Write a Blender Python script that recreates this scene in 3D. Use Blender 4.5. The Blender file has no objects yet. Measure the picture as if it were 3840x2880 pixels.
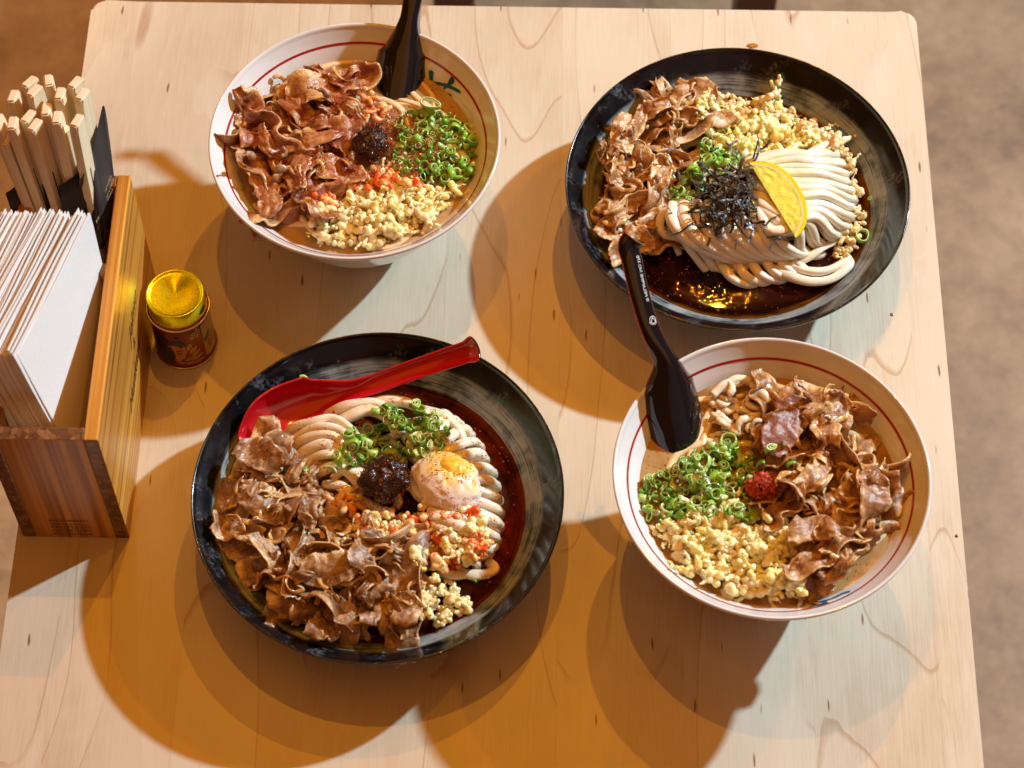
import bpy, bmesh, math, random
import numpy as np
from mathutils import Vector, Matrix, noise as mnoise
from mathutils.geometry import tessellate_polygon

PI = math.pi
R = math.radians
scene = bpy.context.scene
C = scene.collection

# ------------------------------------------------------------------ camera, world, lamps, exposure
FPX = 8534.10 / 3840.0                      # focal length over picture width
CAM = Vector((0.0, -0.78, 1.2915))
pitch, yaw, roll = R(59.9044), R(-1.0661), R(-0.0397)
FW = Vector((math.sin(yaw) * math.cos(pitch), math.cos(yaw) * math.cos(pitch), -math.sin(pitch)))
RT = Vector((math.cos(yaw), -math.sin(yaw), 0))
UP = RT.cross(FW)
RT, UP = math.cos(roll) * RT + math.sin(roll) * UP, -math.sin(roll) * RT + math.cos(roll) * UP
cd = bpy.data.cameras.new("camera")
cam = bpy.data.objects.new("camera", cd)
C.objects.link(cam)
cam.matrix_world = Matrix(((RT.x, UP.x, -FW.x, CAM.x), (RT.y, UP.y, -FW.y, CAM.y), (RT.z, UP.z, -FW.z, CAM.z), (0, 0, 0, 1)))
cd.sensor_width = 36
cd.lens = 36 * FPX
cd.clip_start = 0.02
cd.clip_end = 60
cd.dof.use_dof = True
cd.dof.focus_distance = 1.46
cd.dof.aperture_fstop = 10.0
scene.camera = cam

w = bpy.data.worlds.new("World")
scene.world = w
w.use_nodes = True
w.node_tree.nodes["Background"].inputs[0].default_value = (1.0, 0.28, 0.075, 1)
w.node_tree.nodes["Background"].inputs[1].default_value = 0.14

def lamp(name, d, dist, power, col, rad, cone=60):
    """a spot lamp in direction d from the table's middle"""
    l = bpy.data.lights.new(name, 'SPOT')
    l.energy = power
    l.color = col
    l.shadow_soft_size = rad
    l.spot_size = R(cone)
    l.spot_blend = 0.35
    o = bpy.data.objects.new(name, l)
    v = Vector(d).normalized()
    o.location = v * dist
    o.rotation_euler = v.to_track_quat('Z', 'Y').to_euler()
    C.objects.link(o)
    return o
lamp("key_lamp", (1.21, 0.76, 1.0), 2.9, 600, (0.58, 0.79, 0.90), 0.042)
lamp("warm_spot", (0.15, 0.62, 1.0), 2.4, 53, (1.0, 0.38, 0.020), 0.012)
lamp("warm_spot", (-0.06, 0.24, 1.0), 2.3, 36, (1.0, 0.38, 0.020), 0.012)
lamp("warm_spot", (0.93, 0.73, 1.0), 2.6, 36, (1.0, 0.37, 0.015), 0.020)

al = bpy.data.lights.new("warm_fill", 'AREA')          # added soft warm fill overhead, evens out the spots' shadows
al.shape = 'RECTANGLE'; al.size = 3.2; al.size_y = 2.4; al.energy = 14; al.color = (1.0, 0.34, 0.008)
ao = bpy.data.objects.new("warm_fill", al)
ao.location = (0.0, -0.75, 2.3)
C.objects.link(ao)
fo = lamp("warm_spot", (0, 0, 1), 1.0, 190, (1.0, 0.72, 0.42), 0.03, 34)      # extra spot added to brighten the floor at the left
fo.location = (-1.05, .75, 2.3)
fo.rotation_euler = (Vector((-1.05, .75, 2.3)) - Vector((-.85, .55, -.74))).to_track_quat('Z', 'Y').to_euler()
wl = bpy.data.lights.new("cool_fill", 'AREA')          # added dim cool panel, gives black surfaces a soft sheen
wl.shape = 'RECTANGLE'; wl.size = 2.4; wl.size_y = 1.8; wl.energy = 1.0; wl.color = (0.72, 0.84, 1.0)
wo = bpy.data.objects.new("cool_fill", wl)
wo.location = (1.1, -1.55, 1.55)
wo.rotation_euler = Vector((1.1, -1.55, 1.55)).to_track_quat('Z', 'Y').to_euler()
C.objects.link(wo)

scene.view_settings.view_transform = 'Standard'
scene.view_settings.look = 'None'
scene.view_settings.gamma = 1.0
scene.view_settings.use_curve_mapping = False
scene.view_settings.exposure = 0.0
scene.cycles.use_denoising = True
scene.cycles.max_bounces = 8
scene.cycles.sample_clamp_indirect = 6.0

# ------------------------------------------------------------------ helpers
def ray(u, v):
    """full-size picture coordinates -> viewing direction"""
    return (FW + RT * ((u - 1920) / 8534.10) - UP * ((v - 1440) / 8534.10))
def at(u, v, z=0.0):
    d = ray(u, v)
    return CAM + d * ((z - CAM.z) / d.z)
ZF = dict(TL=(760, 50, .603), TR=(2080, 150, .669), BL=(700, 1220, .7835), BR=(2260, 1240, .675))
def zp(b, x, y, z):
    a = ZF[b]
    return at(a[0] + a[2] * x, a[1] + a[2] * y, z)

def link(name, me, parent=None, loc=None):
    o = bpy.data.objects.new(name, me)
    C.objects.link(o)
    if parent: o.parent = parent
    if loc is not None: o.location = loc
    return o
def tag(o, label=None, cat=None, group=None, kind=None):
    if label: o['label'] = label
    if cat: o['category'] = cat
    if group: o['group'] = group
    if kind: o['kind'] = kind
    return o
def thing(name, label, cat, loc=(0, 0, 0), group=None, kind=None):
    o = bpy.data.objects.new(name, None)
    C.objects.link(o)
    o.empty_display_size = 0.01
    o.location = loc
    return tag(o, label, cat, group, kind)
def mesh(name, verts, faces, mat=None, smooth=True):
    me = bpy.data.meshes.new(name)
    me.from_pydata([tuple(v) for v in verts], [], faces)
    if mat is not None:
        for m in (mat if isinstance(mat, (list, tuple)) else [mat]): me.materials.append(m)
    if smooth: me.shade_smooth()
    me.update()
    return me
def bm_mesh(name, bm, mat, smooth=True):
    me = bpy.data.meshes.new(name)
    bmesh.ops.recalc_face_normals(bm, faces=bm.faces)
    bm.to_mesh(me); bm.free()
    if mat is not None: me.materials.append(mat)
    if smooth: me.shade_smooth()
    return me
def attr(me, name, vals):
    a = me.attributes.new(name, 'FLOAT', 'POINT')
    a.data.foreach_set('value', [float(x) for x in vals])
def cat_rom(pts, n):
    P = [Vector(p) for p in pts]
    P = [P[0] * 2 - P[1]] + P + [P[-1] * 2 - P[-2]]
    out = []
    m = len(P) - 3
    for i in range(n):
        t = i / (n - 1) * m
        k = min(int(t), m - 1); t -= k
        a, b, c, d = P[k:k + 4]
        out.append(0.5 * ((2 * b) + (c - a) * t + (2 * a - 5 * b + 4 * c - d) * t * t + (3 * b - a - 3 * c + d) * t ** 3))
    return out
def tube(pts, rad, sides=10, sq=0.0, flat=1.0, twist=0.0, cap=True):
    """verts, faces of a swept tube; rad may be a function of 0..1; sq>0 squares the section"""
    V, F = [], []
    n = len(pts)
    up = Vector((0, 0, 1))
    for i, p in enumerate(pts):
        t = (pts[min(i + 1, n - 1)] - pts[max(i - 1, 0)]).normalized()
        s = t.cross(up)
        if s.length < 1e-4: s = Vector((1, 0, 0))
        s.normalize()
        u = s.cross(t).normalized()
        r = rad(i / (n - 1)) if callable(rad) else rad
        for k in range(sides):
            a = 2 * PI * k / sides
            c, d = math.cos(a), math.sin(a)
            e = 1 - sq * 0.5
            c = math.copysign(abs(c) ** e, c); d = math.copysign(abs(d) ** e, d) * flat
            tw = twist * i / (n - 1)
            c, d = c * math.cos(tw) - d * math.sin(tw), c * math.sin(tw) + d * math.cos(tw)
            V.append(p + s * (c * r) + u * (d * r))
    for i in range(n - 1):
        for k in range(sides):
            k2 = (k + 1) % sides
            F.append((i * sides + k, i * sides + k2, (i + 1) * sides + k2, (i + 1) * sides + k))
    if cap:
        F.append(tuple(range(sides))[::-1]); F.append(tuple((n - 1) * sides + k for k in range(sides)))
    return V, F
def lathe(prof, seg=128, close=False):
    V, F = [], []
    for r, z in prof:
        for k in range(seg):
            a = 2 * PI * k / seg
            V.append((r * math.cos(a), r * math.sin(a), z))
    for i in range(len(prof) - 1):
        for k in range(seg):
            k2 = (k + 1) % seg
            F.append((i * seg + k, i * seg + k2, (i + 1) * seg + k2, (i + 1) * seg + k))
    if prof[0][0] < 1e-5 or close: F.append(tuple(range(seg))[::-1])
    if prof[-1][0] < 1e-5: pass
    return V, F
def smooth_prof(pts, n):
    return [(max(p.x, 0.0), p.y) for p in cat_rom([(a, b, 0) for a, b in pts], n)]
def box_bm(bm, x0, x1, y0, y1, z0, z1):
    vs = [bm.verts.new(p) for p in ((x0, y0, z0), (x1, y0, z0), (x1, y1, z0), (x0, y1, z0), (x0, y0, z1), (x1, y0, z1), (x1, y1, z1), (x0, y1, z1))]
    for f in ((0, 3, 2, 1), (4, 5, 6, 7), (0, 1, 5, 4), (1, 2, 6, 5), (2, 3, 7, 6), (3, 0, 4, 7)): bm.faces.new([vs[i] for i in f])
    return vs
def box_mesh(name, x0, x1, y0, y1, z0, z1, mat, bev=0.0008):
    bm = bmesh.new()
    box_bm(bm, x0, x1, y0, y1, z0, z1)
    if bev: bmesh.ops.bevel(bm, geom=bm.edges[:], offset=bev, segments=2, affect='EDGES', profile=0.6)
    me = bm_mesh(name, bm, mat, smooth=False)
    return me
def inside(poly, x, y):
    c = False
    n = len(poly)
    for i in range(n):
        x1, y1 = poly[i]; x2, y2 = poly[(i + 1) % n]
        if (y1 > y) != (y2 > y) and x < (x2 - x1) * (y - y1) / (y2 - y1) + x1: c = not c
    return c
def sstep(a, b, x):
    t = min(1, max(0, (x - a) / (b - a)))
    return t * t * (3 - 2 * t)
def nz(x, y, z): return mnoise.noise(Vector((x, y, z)))

# ------------------------------------------------------------------ material helpers
class NB:
    def __init__(s, name):
        s.m = bpy.data.materials.new(name)
        s.m.use_nodes = True
        s.t = s.m.node_tree
        s.b = s.t.nodes["Principled BSDF"]
        s.out = s.t.nodes["Material Output"]
    def n(s, typ, ins=None, **props):
        nd = s.t.nodes.new(typ)
        for k, v in props.items(): setattr(nd, k, v)
        for k, v in (ins or {}).items(): s.put(nd.inputs[k], v)
        return nd
    def put(s, sock, v):
        if hasattr(v, 'is_output') or isinstance(v, bpy.types.NodeSocket): s.t.links.new(v, sock)
        else:
            if isinstance(v, (tuple, list)) and len(v) == 3 and sock.type == 'RGBA': v = (*v, 1)
            sock.default_value = v
    def bs(s, **kw):
        for k, v in kw.items(): s.put(s.b.inputs[k.replace('_', ' ')], v)
        return s
    def math(s, op, a, b=0.0, clamp=False):
        nd = s.n('ShaderNodeMath', operation=op, use_clamp=clamp)
        s.put(nd.inputs[0], a); s.put(nd.inputs[1], b)
        return nd.outputs[0]
    def mr(s, v, a, b, c=0.0, d=1.0, smooth=True):
        nd = s.n('ShaderNodeMapRange', {'Value': v, 'From Min': a, 'From Max': b, 'To Min': c, 'To Max': d}, interpolation_type='SMOOTHSTEP' if smooth else 'LINEAR')
        return nd.outputs[0]
    def mix(s, f, a, b, blend='MIX'):
        nd = s.n('ShaderNodeMix', data_type='RGBA', blend_type=blend)
        s.put(nd.inputs[0], f); s.put(nd.inputs[6], a); s.put(nd.inputs[7], b)
        return nd.outputs[2]
    def noise(s, vec, scale, detail=3, rough=0.55, dist=0.0, dim='3D'):
        return s.n('ShaderNodeTexNoise', {'Vector': vec, 'Scale': scale, 'Detail': detail, 'Roughness': rough, 'Distortion': dist}, noise_dimensions=dim).outputs[0]
    def ramp(s, f, stops):
        nd = s.n('ShaderNodeValToRGB', {'Fac': f})
        el = nd.color_ramp.elements
        while len(el) < len(stops): el.new(0.5)
        for e, (p, c) in zip(el, stops): e.position = p; e.color = (*c, 1)
        return nd.outputs[0]
    def obj(s): return s.n('ShaderNodeTexCoord').outputs['Object']
    def rnd(s): return s.n('ShaderNodeObjectInfo').outputs['Random']
    def vmul(s, v, k):
        nd = s.n('ShaderNodeVectorMath', {1: k}, operation='MULTIPLY'); s.put(nd.inputs[0], v); return nd.outputs[0]
    def vadd(s, v, k):
        nd = s.n('ShaderNodeVectorMath', operation='ADD'); s.put(nd.inputs[0], v); s.put(nd.inputs[1], k); return nd.outputs[0]
    def comb(s, x=0.0, y=0.0, z=0.0): return s.n('ShaderNodeCombineXYZ', {'X': x, 'Y': y, 'Z': z}).outputs[0]
    def bump(s, h, strength=0.3, dist=0.001):
        nd = s.n('ShaderNodeBump', {'Height': h, 'Strength': strength, 'Distance': dist})
        s.put(s.b.inputs['Normal'], nd.outputs[0])
        s.put(s.b.inputs['Coat Normal'], nd.outputs[0])
        return nd
    def attr(s, name): return s.n('ShaderNodeAttribute', attribute_name=name, attribute_type='GEOMETRY').outputs['Fac']
    def sss(s, w, rad, scale): return s.bs(Subsurface_Weight=w, Subsurface_Radius=rad, Subsurface_Scale=scale)
def plain(name, col, rough=0.5, **kw):
    b = NB(name)
    b.bs(Base_Color=col, Roughness=rough, **kw)
    return b.m

# ------------------------------------------------------------------ materials
def mat_maple():
    b = NB('maple')
    rnd = b.rnd()
    o = b.vadd(b.obj(), b.comb(b.math('MULTIPLY', rnd, 7.3), b.math('MULTIPLY', rnd, 31.7), b.math('MULTIPLY', rnd, 53.0)))
    # growth lines: contour lines of a stretched noise
    n1 = b.noise(b.vmul(o, (9.0, 1.7, 1)), 1.0, 1.5, 0.45, 0.25)
    jit = b.noise(b.vmul(o, (260, 60, 1)), 1.0, 2)
    v = b.math('ADD', b.math('MULTIPLY', n1, 11.0), b.math('MULTIPLY', jit, 0.035))
    fr = b.math('FRACT', v)
    line = b.math('MULTIPLY', b.mr(fr, 0.0, 0.010, 0, 1), b.mr(fr, 0.014, 0.060, 1, 0))
    soft = b.mr(fr, 0.0, 1.0, 0.0, 1.0, False)
    msk = b.mr(b.noise(b.vmul(o, (12, 4, 1)), 1.0, 2), 0.34, 0.54)
    line = b.math('MULTIPLY', line, msk)
    # fine grain and cloudy figure
    fine = b.noise(b.vmul(o, (900, 34, 1)), 1.0, 3, 0.6)
    cloud = b.noise(b.vmul(o, (16, 9, 1)), 1.0, 4, 0.6)
    # mineral flecks
    vo = b.n('ShaderNodeTexVoronoi', {'Vector': b.vadd(b.vmul(o, (170, 26, 1)), b.comb(b.math('MULTIPLY', jit, 0.35), 0.0, 0.0)), 'Scale': 1.0, 'Randomness': 1.0})
    sel = b.n('ShaderNodeSeparateColor', {0: vo.outputs['Color']}).outputs[0]
    area = b.noise(b.vmul(o, (9, 5, 1)), 1.0, 2)
    fl = b.math('MULTIPLY', b.mr(vo.outputs['Distance'], 0.07, 0.16, 1, 0), b.mr(b.math('ADD', sel, b.math('MULTIPLY', area, 0.6)), 1.09, 1.12, 0, 1))
    base = b.ramp(b.math('ADD', b.math('MULTIPLY', cloud, 0.62), b.math('MULTIPLY', fine, 0.38)), [(0.25, (0.49, 0.405, 0.285)), (0.5, (0.625, 0.560, 0.440)), (0.75, (0.69, 0.630, 0.515))])
    tint = b.ramp(rnd, [(0.0, (0.95, 0.93, 0.90)), (0.35, (1.0, 0.99, 0.98)), (0.7, (0.97, 0.94, 0.91)), (1.0, (1.02, 1.02, 1.01))])
    base = b.mix(1.0, base, tint, 'MULTIPLY')
    base = b.mix(b.math('MULTIPLY', soft, 0.16), base, (0.50, 0.34, 0.21))
    base = b.mix(b.math('MULTIPLY', line, 0.55), base, (0.36, 0.185, 0.075))
    base = b.mix(b.math('MULTIPLY', fl, 0.88), base, (0.16, 0.055, 0.018))
    rough = b.mr(fine, 0.3, 0.7, 0.36, 0.52)
    b.bs(Base_Color=base, Roughness=rough, Specular_IOR_Level=0.45)
    b.bump(b.math('SUBTRACT', fine, b.math('MULTIPLY', fl, 0.6)), 0.10, 0.0004)
    return b.m
def mat_bamboo(axis):
    """strips of pressed bamboo running along one axis, chip-like end grain across it"""
    b = NB('pressed_bamboo')
    rnd = b.rnd()
    o = b.vadd(b.obj(), b.comb(b.math('MULTIPLY', rnd, 3.0), b.math('MULTIPLY', rnd, 5.0), b.math('MULTIPLY', rnd, 7.0)))
    st = (310, 310, 4) if axis == 'z' else (310, 4, 310)
    st2 = (900, 900, 10) if axis == 'z' else (900, 10, 900)
    a = b.noise(b.vmul(o, st), 1.0, 2, 0.5)
    f = b.noise(b.vmul(o, st2), 1.0, 2, 0.6)
    g = b.noise(b.vmul(o, tuple(x * 0.35 for x in st)), 1.0, 1, 0.5)
    col = b.ramp(b.math('ADD', b.math('MULTIPLY', a, 0.55), b.math('ADD', b.math('MULTIPLY', f, 0.15), b.math('MULTIPLY', g, 0.30))),
                 [(0.30, (0.17, 0.050, 0.008)), (0.44, (0.38, 0.140, 0.020)), (0.56, (0.58, 0.265, 0.042)), (0.72, (0.72, 0.40, 0.085))])
    vo = b.n('ShaderNodeTexVoronoi', {'Vector': b.obj(), 'Scale': 260.0}, feature='F1')
    ve = b.n('ShaderNodeTexVoronoi', {'Vector': b.obj(), 'Scale': 260.0}, feature='DISTANCE_TO_EDGE')
    s = b.n('ShaderNodeSeparateColor', {0: vo.outputs['Color']}).outputs[0]
    end = b.ramp(s, [(0.0, (0.085, 0.030, 0.012)), (0.5, (0.17, 0.065, 0.024)), (1.0, (0.30, 0.135, 0.055))])
    end = b.mix(b.mr(ve.outputs[0], 0.0, 0.07, 0.8, 0), end, (0.045, 0.015, 0.006))
    nrm = b.n('ShaderNodeSeparateXYZ', {0: b.n('ShaderNodeTexCoord').outputs['Normal']}).outputs['Z' if axis == 'z' else 'Y']
    e = b.mr(b.math('ABSOLUTE', nrm), 0.80, 0.86)
    b.bs(Base_Color=b.mix(e, col, end), Roughness=0.36, Coat_Weight=0.25, Coat_Roughness=0.25)
    b.bump(b.math('ADD', f, b.math('MULTIPLY', a, 0.5)), 0.12, 0.0004)
    return b.m
def mat_concrete():
    b = NB('concrete')
    o = b.obj()
    n = b.noise(o, 9.0, 6, 0.65)
    n2 = b.noise(o, 60.0, 4, 0.7)
    sp = b.n('ShaderNodeTexVoronoi', {'Vector': o, 'Scale': 10.0})
    s = b.n('ShaderNodeSeparateColor', {0: sp.outputs['Color']}).outputs[0]
    spot = b.math('MULTIPLY', b.mr(sp.outputs['Distance'], 0.06, 0.14, 1, 0), b.mr(s, 0.70, 0.80))
    c = b.ramp(b.math('ADD', b.math('MULTIPLY', n, 0.7), b.math('MULTIPLY', n2, 0.3)), [(0.36, (0.17, 0.100, 0.053)), (0.5, (0.275, 0.168, 0.090)), (0.64, (0.36, 0.230, 0.128))])
    c = b.mix(b.math('MULTIPLY', spot, 0.85), c, (0.03, 0.022, 0.018))
    b.bs(Base_Color=c, Roughness=0.6)
    return b.m
def mat_white_glaze():
    b = NB('white_glaze')
    n = b.noise(b.obj(), 30, 3)
    b.bs(Base_Color=b.ramp(n, [(0.3, (0.68, 0.665, 0.66)), (0.7, (0.74, 0.725, 0.715))]), Roughness=0.10, Coat_Weight=0.4, Coat_Roughness=0.04, IOR=1.5)
    b.bump(b.noise(b.obj(), 120, 2), 0.03, 0.0003)
    return b.m
def mat_black_glaze():
    """black glaze outside and on the lip, brushed grey swirl inside"""
    b = NB('black_swirl_glaze')
    o = b.obj()
    sx = b.n('ShaderNodeSeparateXYZ', {0: o})
    x, y, z = sx.outputs
    r = b.math('SQRT', b.math('ADD', b.math('MULTIPLY', x, x), b.math('MULTIPLY', y, y)))
    an = b.math('ARCTAN2', y, x)
    wob = b.noise(b.comb(b.math('COSINE', an), b.math('SINE', an), 0.3), 1.3, 2)
    rr = b.math('ADD', r, b.math('MULTIPLY', b.math('SUBTRACT', wob, 0.5), 0.004))
    ring = b.comb(b.math('MULTIPLY', rr, 900), b.math('MULTIPLY', b.math('COSINE', an), 2.2), b.math('MULTIPLY', b.math('SINE', an), 2.2))
    st = b.noise(ring, 1.0, 4, 0.65)
    pat = b.noise(o, 55, 4, 0.6)
    band = b.math('MULTIPLY', b.mr(rr, 0.1035, 0.1000), b.mr(z, 0.004, 0.010))
    nrm = b.n('ShaderNodeSeparateXYZ', {0: b.n('ShaderNodeTexCoord').outputs['Normal']}).outputs['Z']
    band = b.math('MULTIPLY', band, b.mr(nrm, 0.0, 0.2))
    f = b.math('MULTIPLY', band, b.mr(b.math('ADD', b.math('MULTIPLY', st, 0.65), b.math('MULTIPLY', pat, 0.35)), 0.36, 0.56))
    grey = b.ramp(pat, [(0.35, (0.15, 0.17, 0.18)), (0.55, (0.30, 0.345, 0.365)), (0.75, (0.25, 0.205, 0.145))])
    pt2 = b.math('MULTIPLY', b.mr(b.noise(o, 46, 4, 0.65), 0.54, 0.66, 0, 0.5), b.mr(b.noise(o, 420, 2, 0.6), 0.40, 0.60))
    blk = b.mix(pt2, (0.0045, 0.0045, 0.0055), (0.13, 0.15, 0.19))
    b.bs(Base_Color=b.mix(f, blk, grey), Roughness=b.math('ADD', b.mr(pat, 0.3, 0.7, 0.12, 0.30), b.math('MULTIPLY', band, 0.25)), Coat_Weight=b.mr(band, 0, 1, 0.35, 0.05), Coat_Roughness=0.10)
    b.bump(b.math('ADD', b.noise(o, 300, 3), b.math('MULTIPLY', st, 0.4)), 0.05, 0.0003)
    return b.m
def mat_beef(name, dark, mid, fat, spice=0.0):
    b = NB(name)
    rnd = b.rnd()
    o = b.vadd(b.obj(), b.comb(b.math('MULTIPLY', rnd, 9.0), b.math('MULTIPLY', rnd, 3.0), 0.0))
    f = b.attr('fat')
    n = b.noise(o, 170, 5, 0.65, 0.8)
    n2 = b.noise(o, 520, 3, 0.6)
    fib = b.noise(b.vmul(o, (300, 1500, 700)), 1.0, 3, 0.6)
    k = b.math('ADD', b.math('MULTIPLY', f, 0.85), b.math('ADD', b.math('MULTIPLY', b.math('SUBTRACT', n, 0.5), 1.3), b.math('MULTIPLY', b.math('SUBTRACT', n2, 0.5), 0.5)))
    c = b.ramp(k, [(0.05, dark), (0.30, mid), (0.52, tuple(0.55 * p + 0.45 * q for p, q in zip(mid, fat))), (0.80, fat)])
    c = b.mix(b.mr(rnd, 0.0, 1.0, 0.0, 0.30, False), c, b.mix(0.5, c, dark))
    c = b.mix(b.mr(fib, 0.50, 0.68, 0, 0.45), c, dark)
    if spice:
        s = b.mr(b.noise(o, 420, 2, 0.6), 0.60, 0.66)
        a = b.mr(b.noise(o, 45, 2, 0.5), 0.40, 0.55)
        c = b.mix(b.math('MULTIPLY', b.math('MULTIPLY', s, a), spice), c, (0.42, 0.035, 0.006))
        c = b.mix(b.math('MULTIPLY', a, 0.4 * spice), c, (0.28, 0.03, 0.008))
    b.bs(Base_Color=c, Roughness=b.mr(n, 0.35, 0.65, 0.19, 0.37), Coat_Weight=0.4, Coat_Roughness=0.10, Specular_IOR_Level=0.5)
    b.sss(0.22, (1.0, 0.42, 0.15), 0.003)
    b.bump(b.math('ADD', b.math('MULTIPLY', fib, 0.7), b.math('ADD', n, b.math('MULTIPLY', n2, 0.45))), 0.5, 0.0012)
    return b.m
def mat_crumb(name, stops, stain=None):
    b = NB(name)
    rnd = b.rnd()
    o = b.vadd(b.obj(), b.comb(b.math('MULTIPLY', rnd, 9.0), b.math('MULTIPLY', rnd, 3.0), 0.0))
    n = b.noise(o, 230, 3, 0.6)
    c = b.ramp(b.math('ADD', b.math('MULTIPLY', rnd, 0.6), b.math('MULTIPLY', n, 0.4)), stops)
    if stain:
        c = b.mix(b.mr(b.noise(o, 130, 3, 0.6), 0.40, 0.58), c, stain)
    b.bs(Base_Color=c, Roughness=0.33, Coat_Weight=0.35, Coat_Roughness=0.15)
    b.sss(0.70, (1.0, 0.78, 0.40), 0.0042)
    b.bump(b.math('ADD', n, b.math('MULTIPLY', b.noise(o, 900, 2), 0.5)), 0.22, 0.0005)
    return b.m
def mat_noodle(name, col, oil=0.0):
    b = NB(name)
    o = b.obj()
    n = b.noise(o, 90, 3)
    c = b.mix(b.mr(n, 0.35, 0.7), col, tuple(x * y for x, y in zip(col, (0.93, 0.86, 0.74))))
    if oil:
        s = b.mr(b.noise(o, 520, 2, 0.6), 0.60, 0.66)
        a = b.mr(b.noise(o, 60, 2), 0.42, 0.58)
        c = b.mix(b.math('MULTIPLY', b.math('MULTIPLY', s, a), oil), c, (0.50, 0.10, 0.015))
        c = b.mix(b.math('MULTIPLY', b.mr(b.noise(o, 40, 2), 0.52, 0.66), oil * 0.18), c, (0.62, 0.20, 0.04))
    b.bs(Base_Color=c, Roughness=0.22, Coat_Weight=0.3, Coat_Roughness=0.06)
    b.sss(0.30, (1.0, 0.8, 0.55), 0.0025)
    b.bump(b.noise(o, 260, 2), 0.12, 0.0004)
    return b.m
def mat_scallion():
    b = NB('scallion')
    rnd = b.rnd()
    tone = b.attr('tone')
    o = b.obj()
    st = b.noise(b.vmul(o, (1200, 1200, 120)), 1.0, 2)
    outer = b.ramp(rnd, [(0.0, (0.055, 0.20, 0.012)), (0.35, (0.15, 0.38, 0.022)), (0.7, (0.30, 0.54, 0.06)), (1.0, (0.58, 0.72, 0.28))])
    inner = b.ramp(rnd, [(0.0, (0.26, 0.44, 0.07)), (0.5, (0.48, 0.63, 0.18)), (1.0, (0.74, 0.80, 0.52))])
    c = b.mix(tone, inner, outer)
    c = b.mix(b.mr(st, 0.4, 0.7, 0, 0.4), c, b.mix(0.5, c, (0.4, 0.6, 0.15)))
    b.bs(Base_Color=c, Roughness=0.24, Coat_Weight=0.3, Coat_Roughness=0.1)
    b.sss(0.15, (0.4, 1.0, 0.15), 0.0015)
    b.bump(st, 0.15, 0.0004)
    return b.m
def mat_broth(name, stops, rough, edge=None, r=0.09, bub=0.5):
    b = NB(name)
    o = b.obj()
    n = b.noise(o, 34, 4, 0.6, 0.8)
    c = b.ramp(n, stops)
    fine = b.noise(o, 900, 2, 0.5)
    dots = b.n('ShaderNodeTexVoronoi', {'Vector': o, 'Scale': 520.0})
    dd = b.mr(dots.outputs['Distance'], 0.05, 0.28, 1, 0)
    b.bs(Base_Color=c, Roughness=rough, Specular_IOR_Level=0.5, IOR=1.34)
    b.bump(b.math('ADD', b.math('MULTIPLY', dd, bub), b.math('MULTIPLY', b.noise(o, 60, 3), 0.05)), 0.03, 0.0005)
    if edge:
        sx = b.n('ShaderNodeSeparateXYZ', {0: o})
        rr = b.math('SQRT', b.math('ADD', b.math('MULTIPLY', sx.outputs[0], sx.outputs[0]), b.math('MULTIPLY', sx.outputs[1], sx.outputs[1])))
        k = b.mr(b.math('ADD', rr, b.math('MULTIPLY', n, 0.004)), r - 0.010, r + 0.001, 0.0, 0.93)
        tr = b.n('ShaderNodeBsdfTransparent', {'Color': edge})
        mx = b.n('ShaderNodeMixShader', {0: k})
        b.t.links.new(b.b.outputs[0], mx.inputs[1]); b.t.links.new(tr.outputs[0], mx.inputs[2])
        b.t.links.new(mx.outputs[0], b.out.inputs[0])
    return b.m
def mat_paper(name, col, rough, trans=0.0):
    b = NB(name)
    n = b.noise(b.obj(), 420, 3)
    b.bs(Base_Color=b.mix(b.mr(n, 0.3, 0.7, 0, 0.18), col, tuple(x * 0.8 for x in col)), Roughness=rough)
    b.bump(n, 0.12, 0.0005)
    return b.m
def mat_gold_lid():
    b = NB('gold_lid')
    o = b.obj()
    n = b.noise(o, 1600, 2)
    d = b.noise(o, 55, 2)
    b.bs(Base_Color=(0.82, 0.86, 0.02), Metallic=1.0, Roughness=b.mr(n, 0.3, 0.7, 0.26, 0.34))
    b.bump(b.math('ADD', b.math('MULTIPLY', n, 0.04), d), 0.30, 0.0010)
    return b.m

M = {}
M['maple'] = mat_maple()
M['bz'], M['by'] = mat_bamboo('z'), mat_bamboo('y')
M['concrete'] = mat_concrete()
M['white'] = mat_white_glaze()
M['black'] = mat_black_glaze()
M['redline'] = plain('red_line', (0.36, 0.012, 0.008), 0.15)
M['blue'] = plain('blue_underglaze', (0.004, 0.085, 0.16), 0.2)
M['melblack'] = plain('black_melamine', (0.006, 0.006, 0.008), 0.10, Coat_Weight=0.5, Coat_Roughness=0.06)
M['melred'] = plain('red_melamine', (0.50, 0.006, 0.014), 0.13, Coat_Weight=0.5, Coat_Roughness=0.06)
M['emboss'] = plain('embossed_print', (0.75, 0.78, 0.82), 0.3)
M['beefTL'] = mat_beef('beef_spicy', (0.27, 0.100, 0.036), (0.52, 0.245, 0.092), (0.84, 0.59, 0.28), 1.0)
M['beefTR'] = mat_beef('beef_tan', (0.32, 0.150, 0.060), (0.53, 0.290, 0.120), (0.82, 0.59, 0.30))
M['beefBL'] = mat_beef('beef_brown', (0.23, 0.120, 0.060), (0.43, 0.240, 0.115), (0.80, 0.57, 0.29))
M['beefBR'] = mat_beef('beef_red_brown', (0.24, 0.105, 0.045), (0.45, 0.220, 0.085), (0.80, 0.53, 0.22))
M['beefdk'] = mat_beef('beef_dark', (0.20, 0.080, 0.062), (0.31, 0.130, 0.095), (0.52, 0.28, 0.16))
M['fatbit'] = mat_beef('beef_fat', (0.34, 0.17, 0.07), (0.52, 0.30, 0.13), (0.72, 0.50, 0.25))
M['onion'] = mat_noodle('onion', (0.60, 0.37, 0.14))
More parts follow.
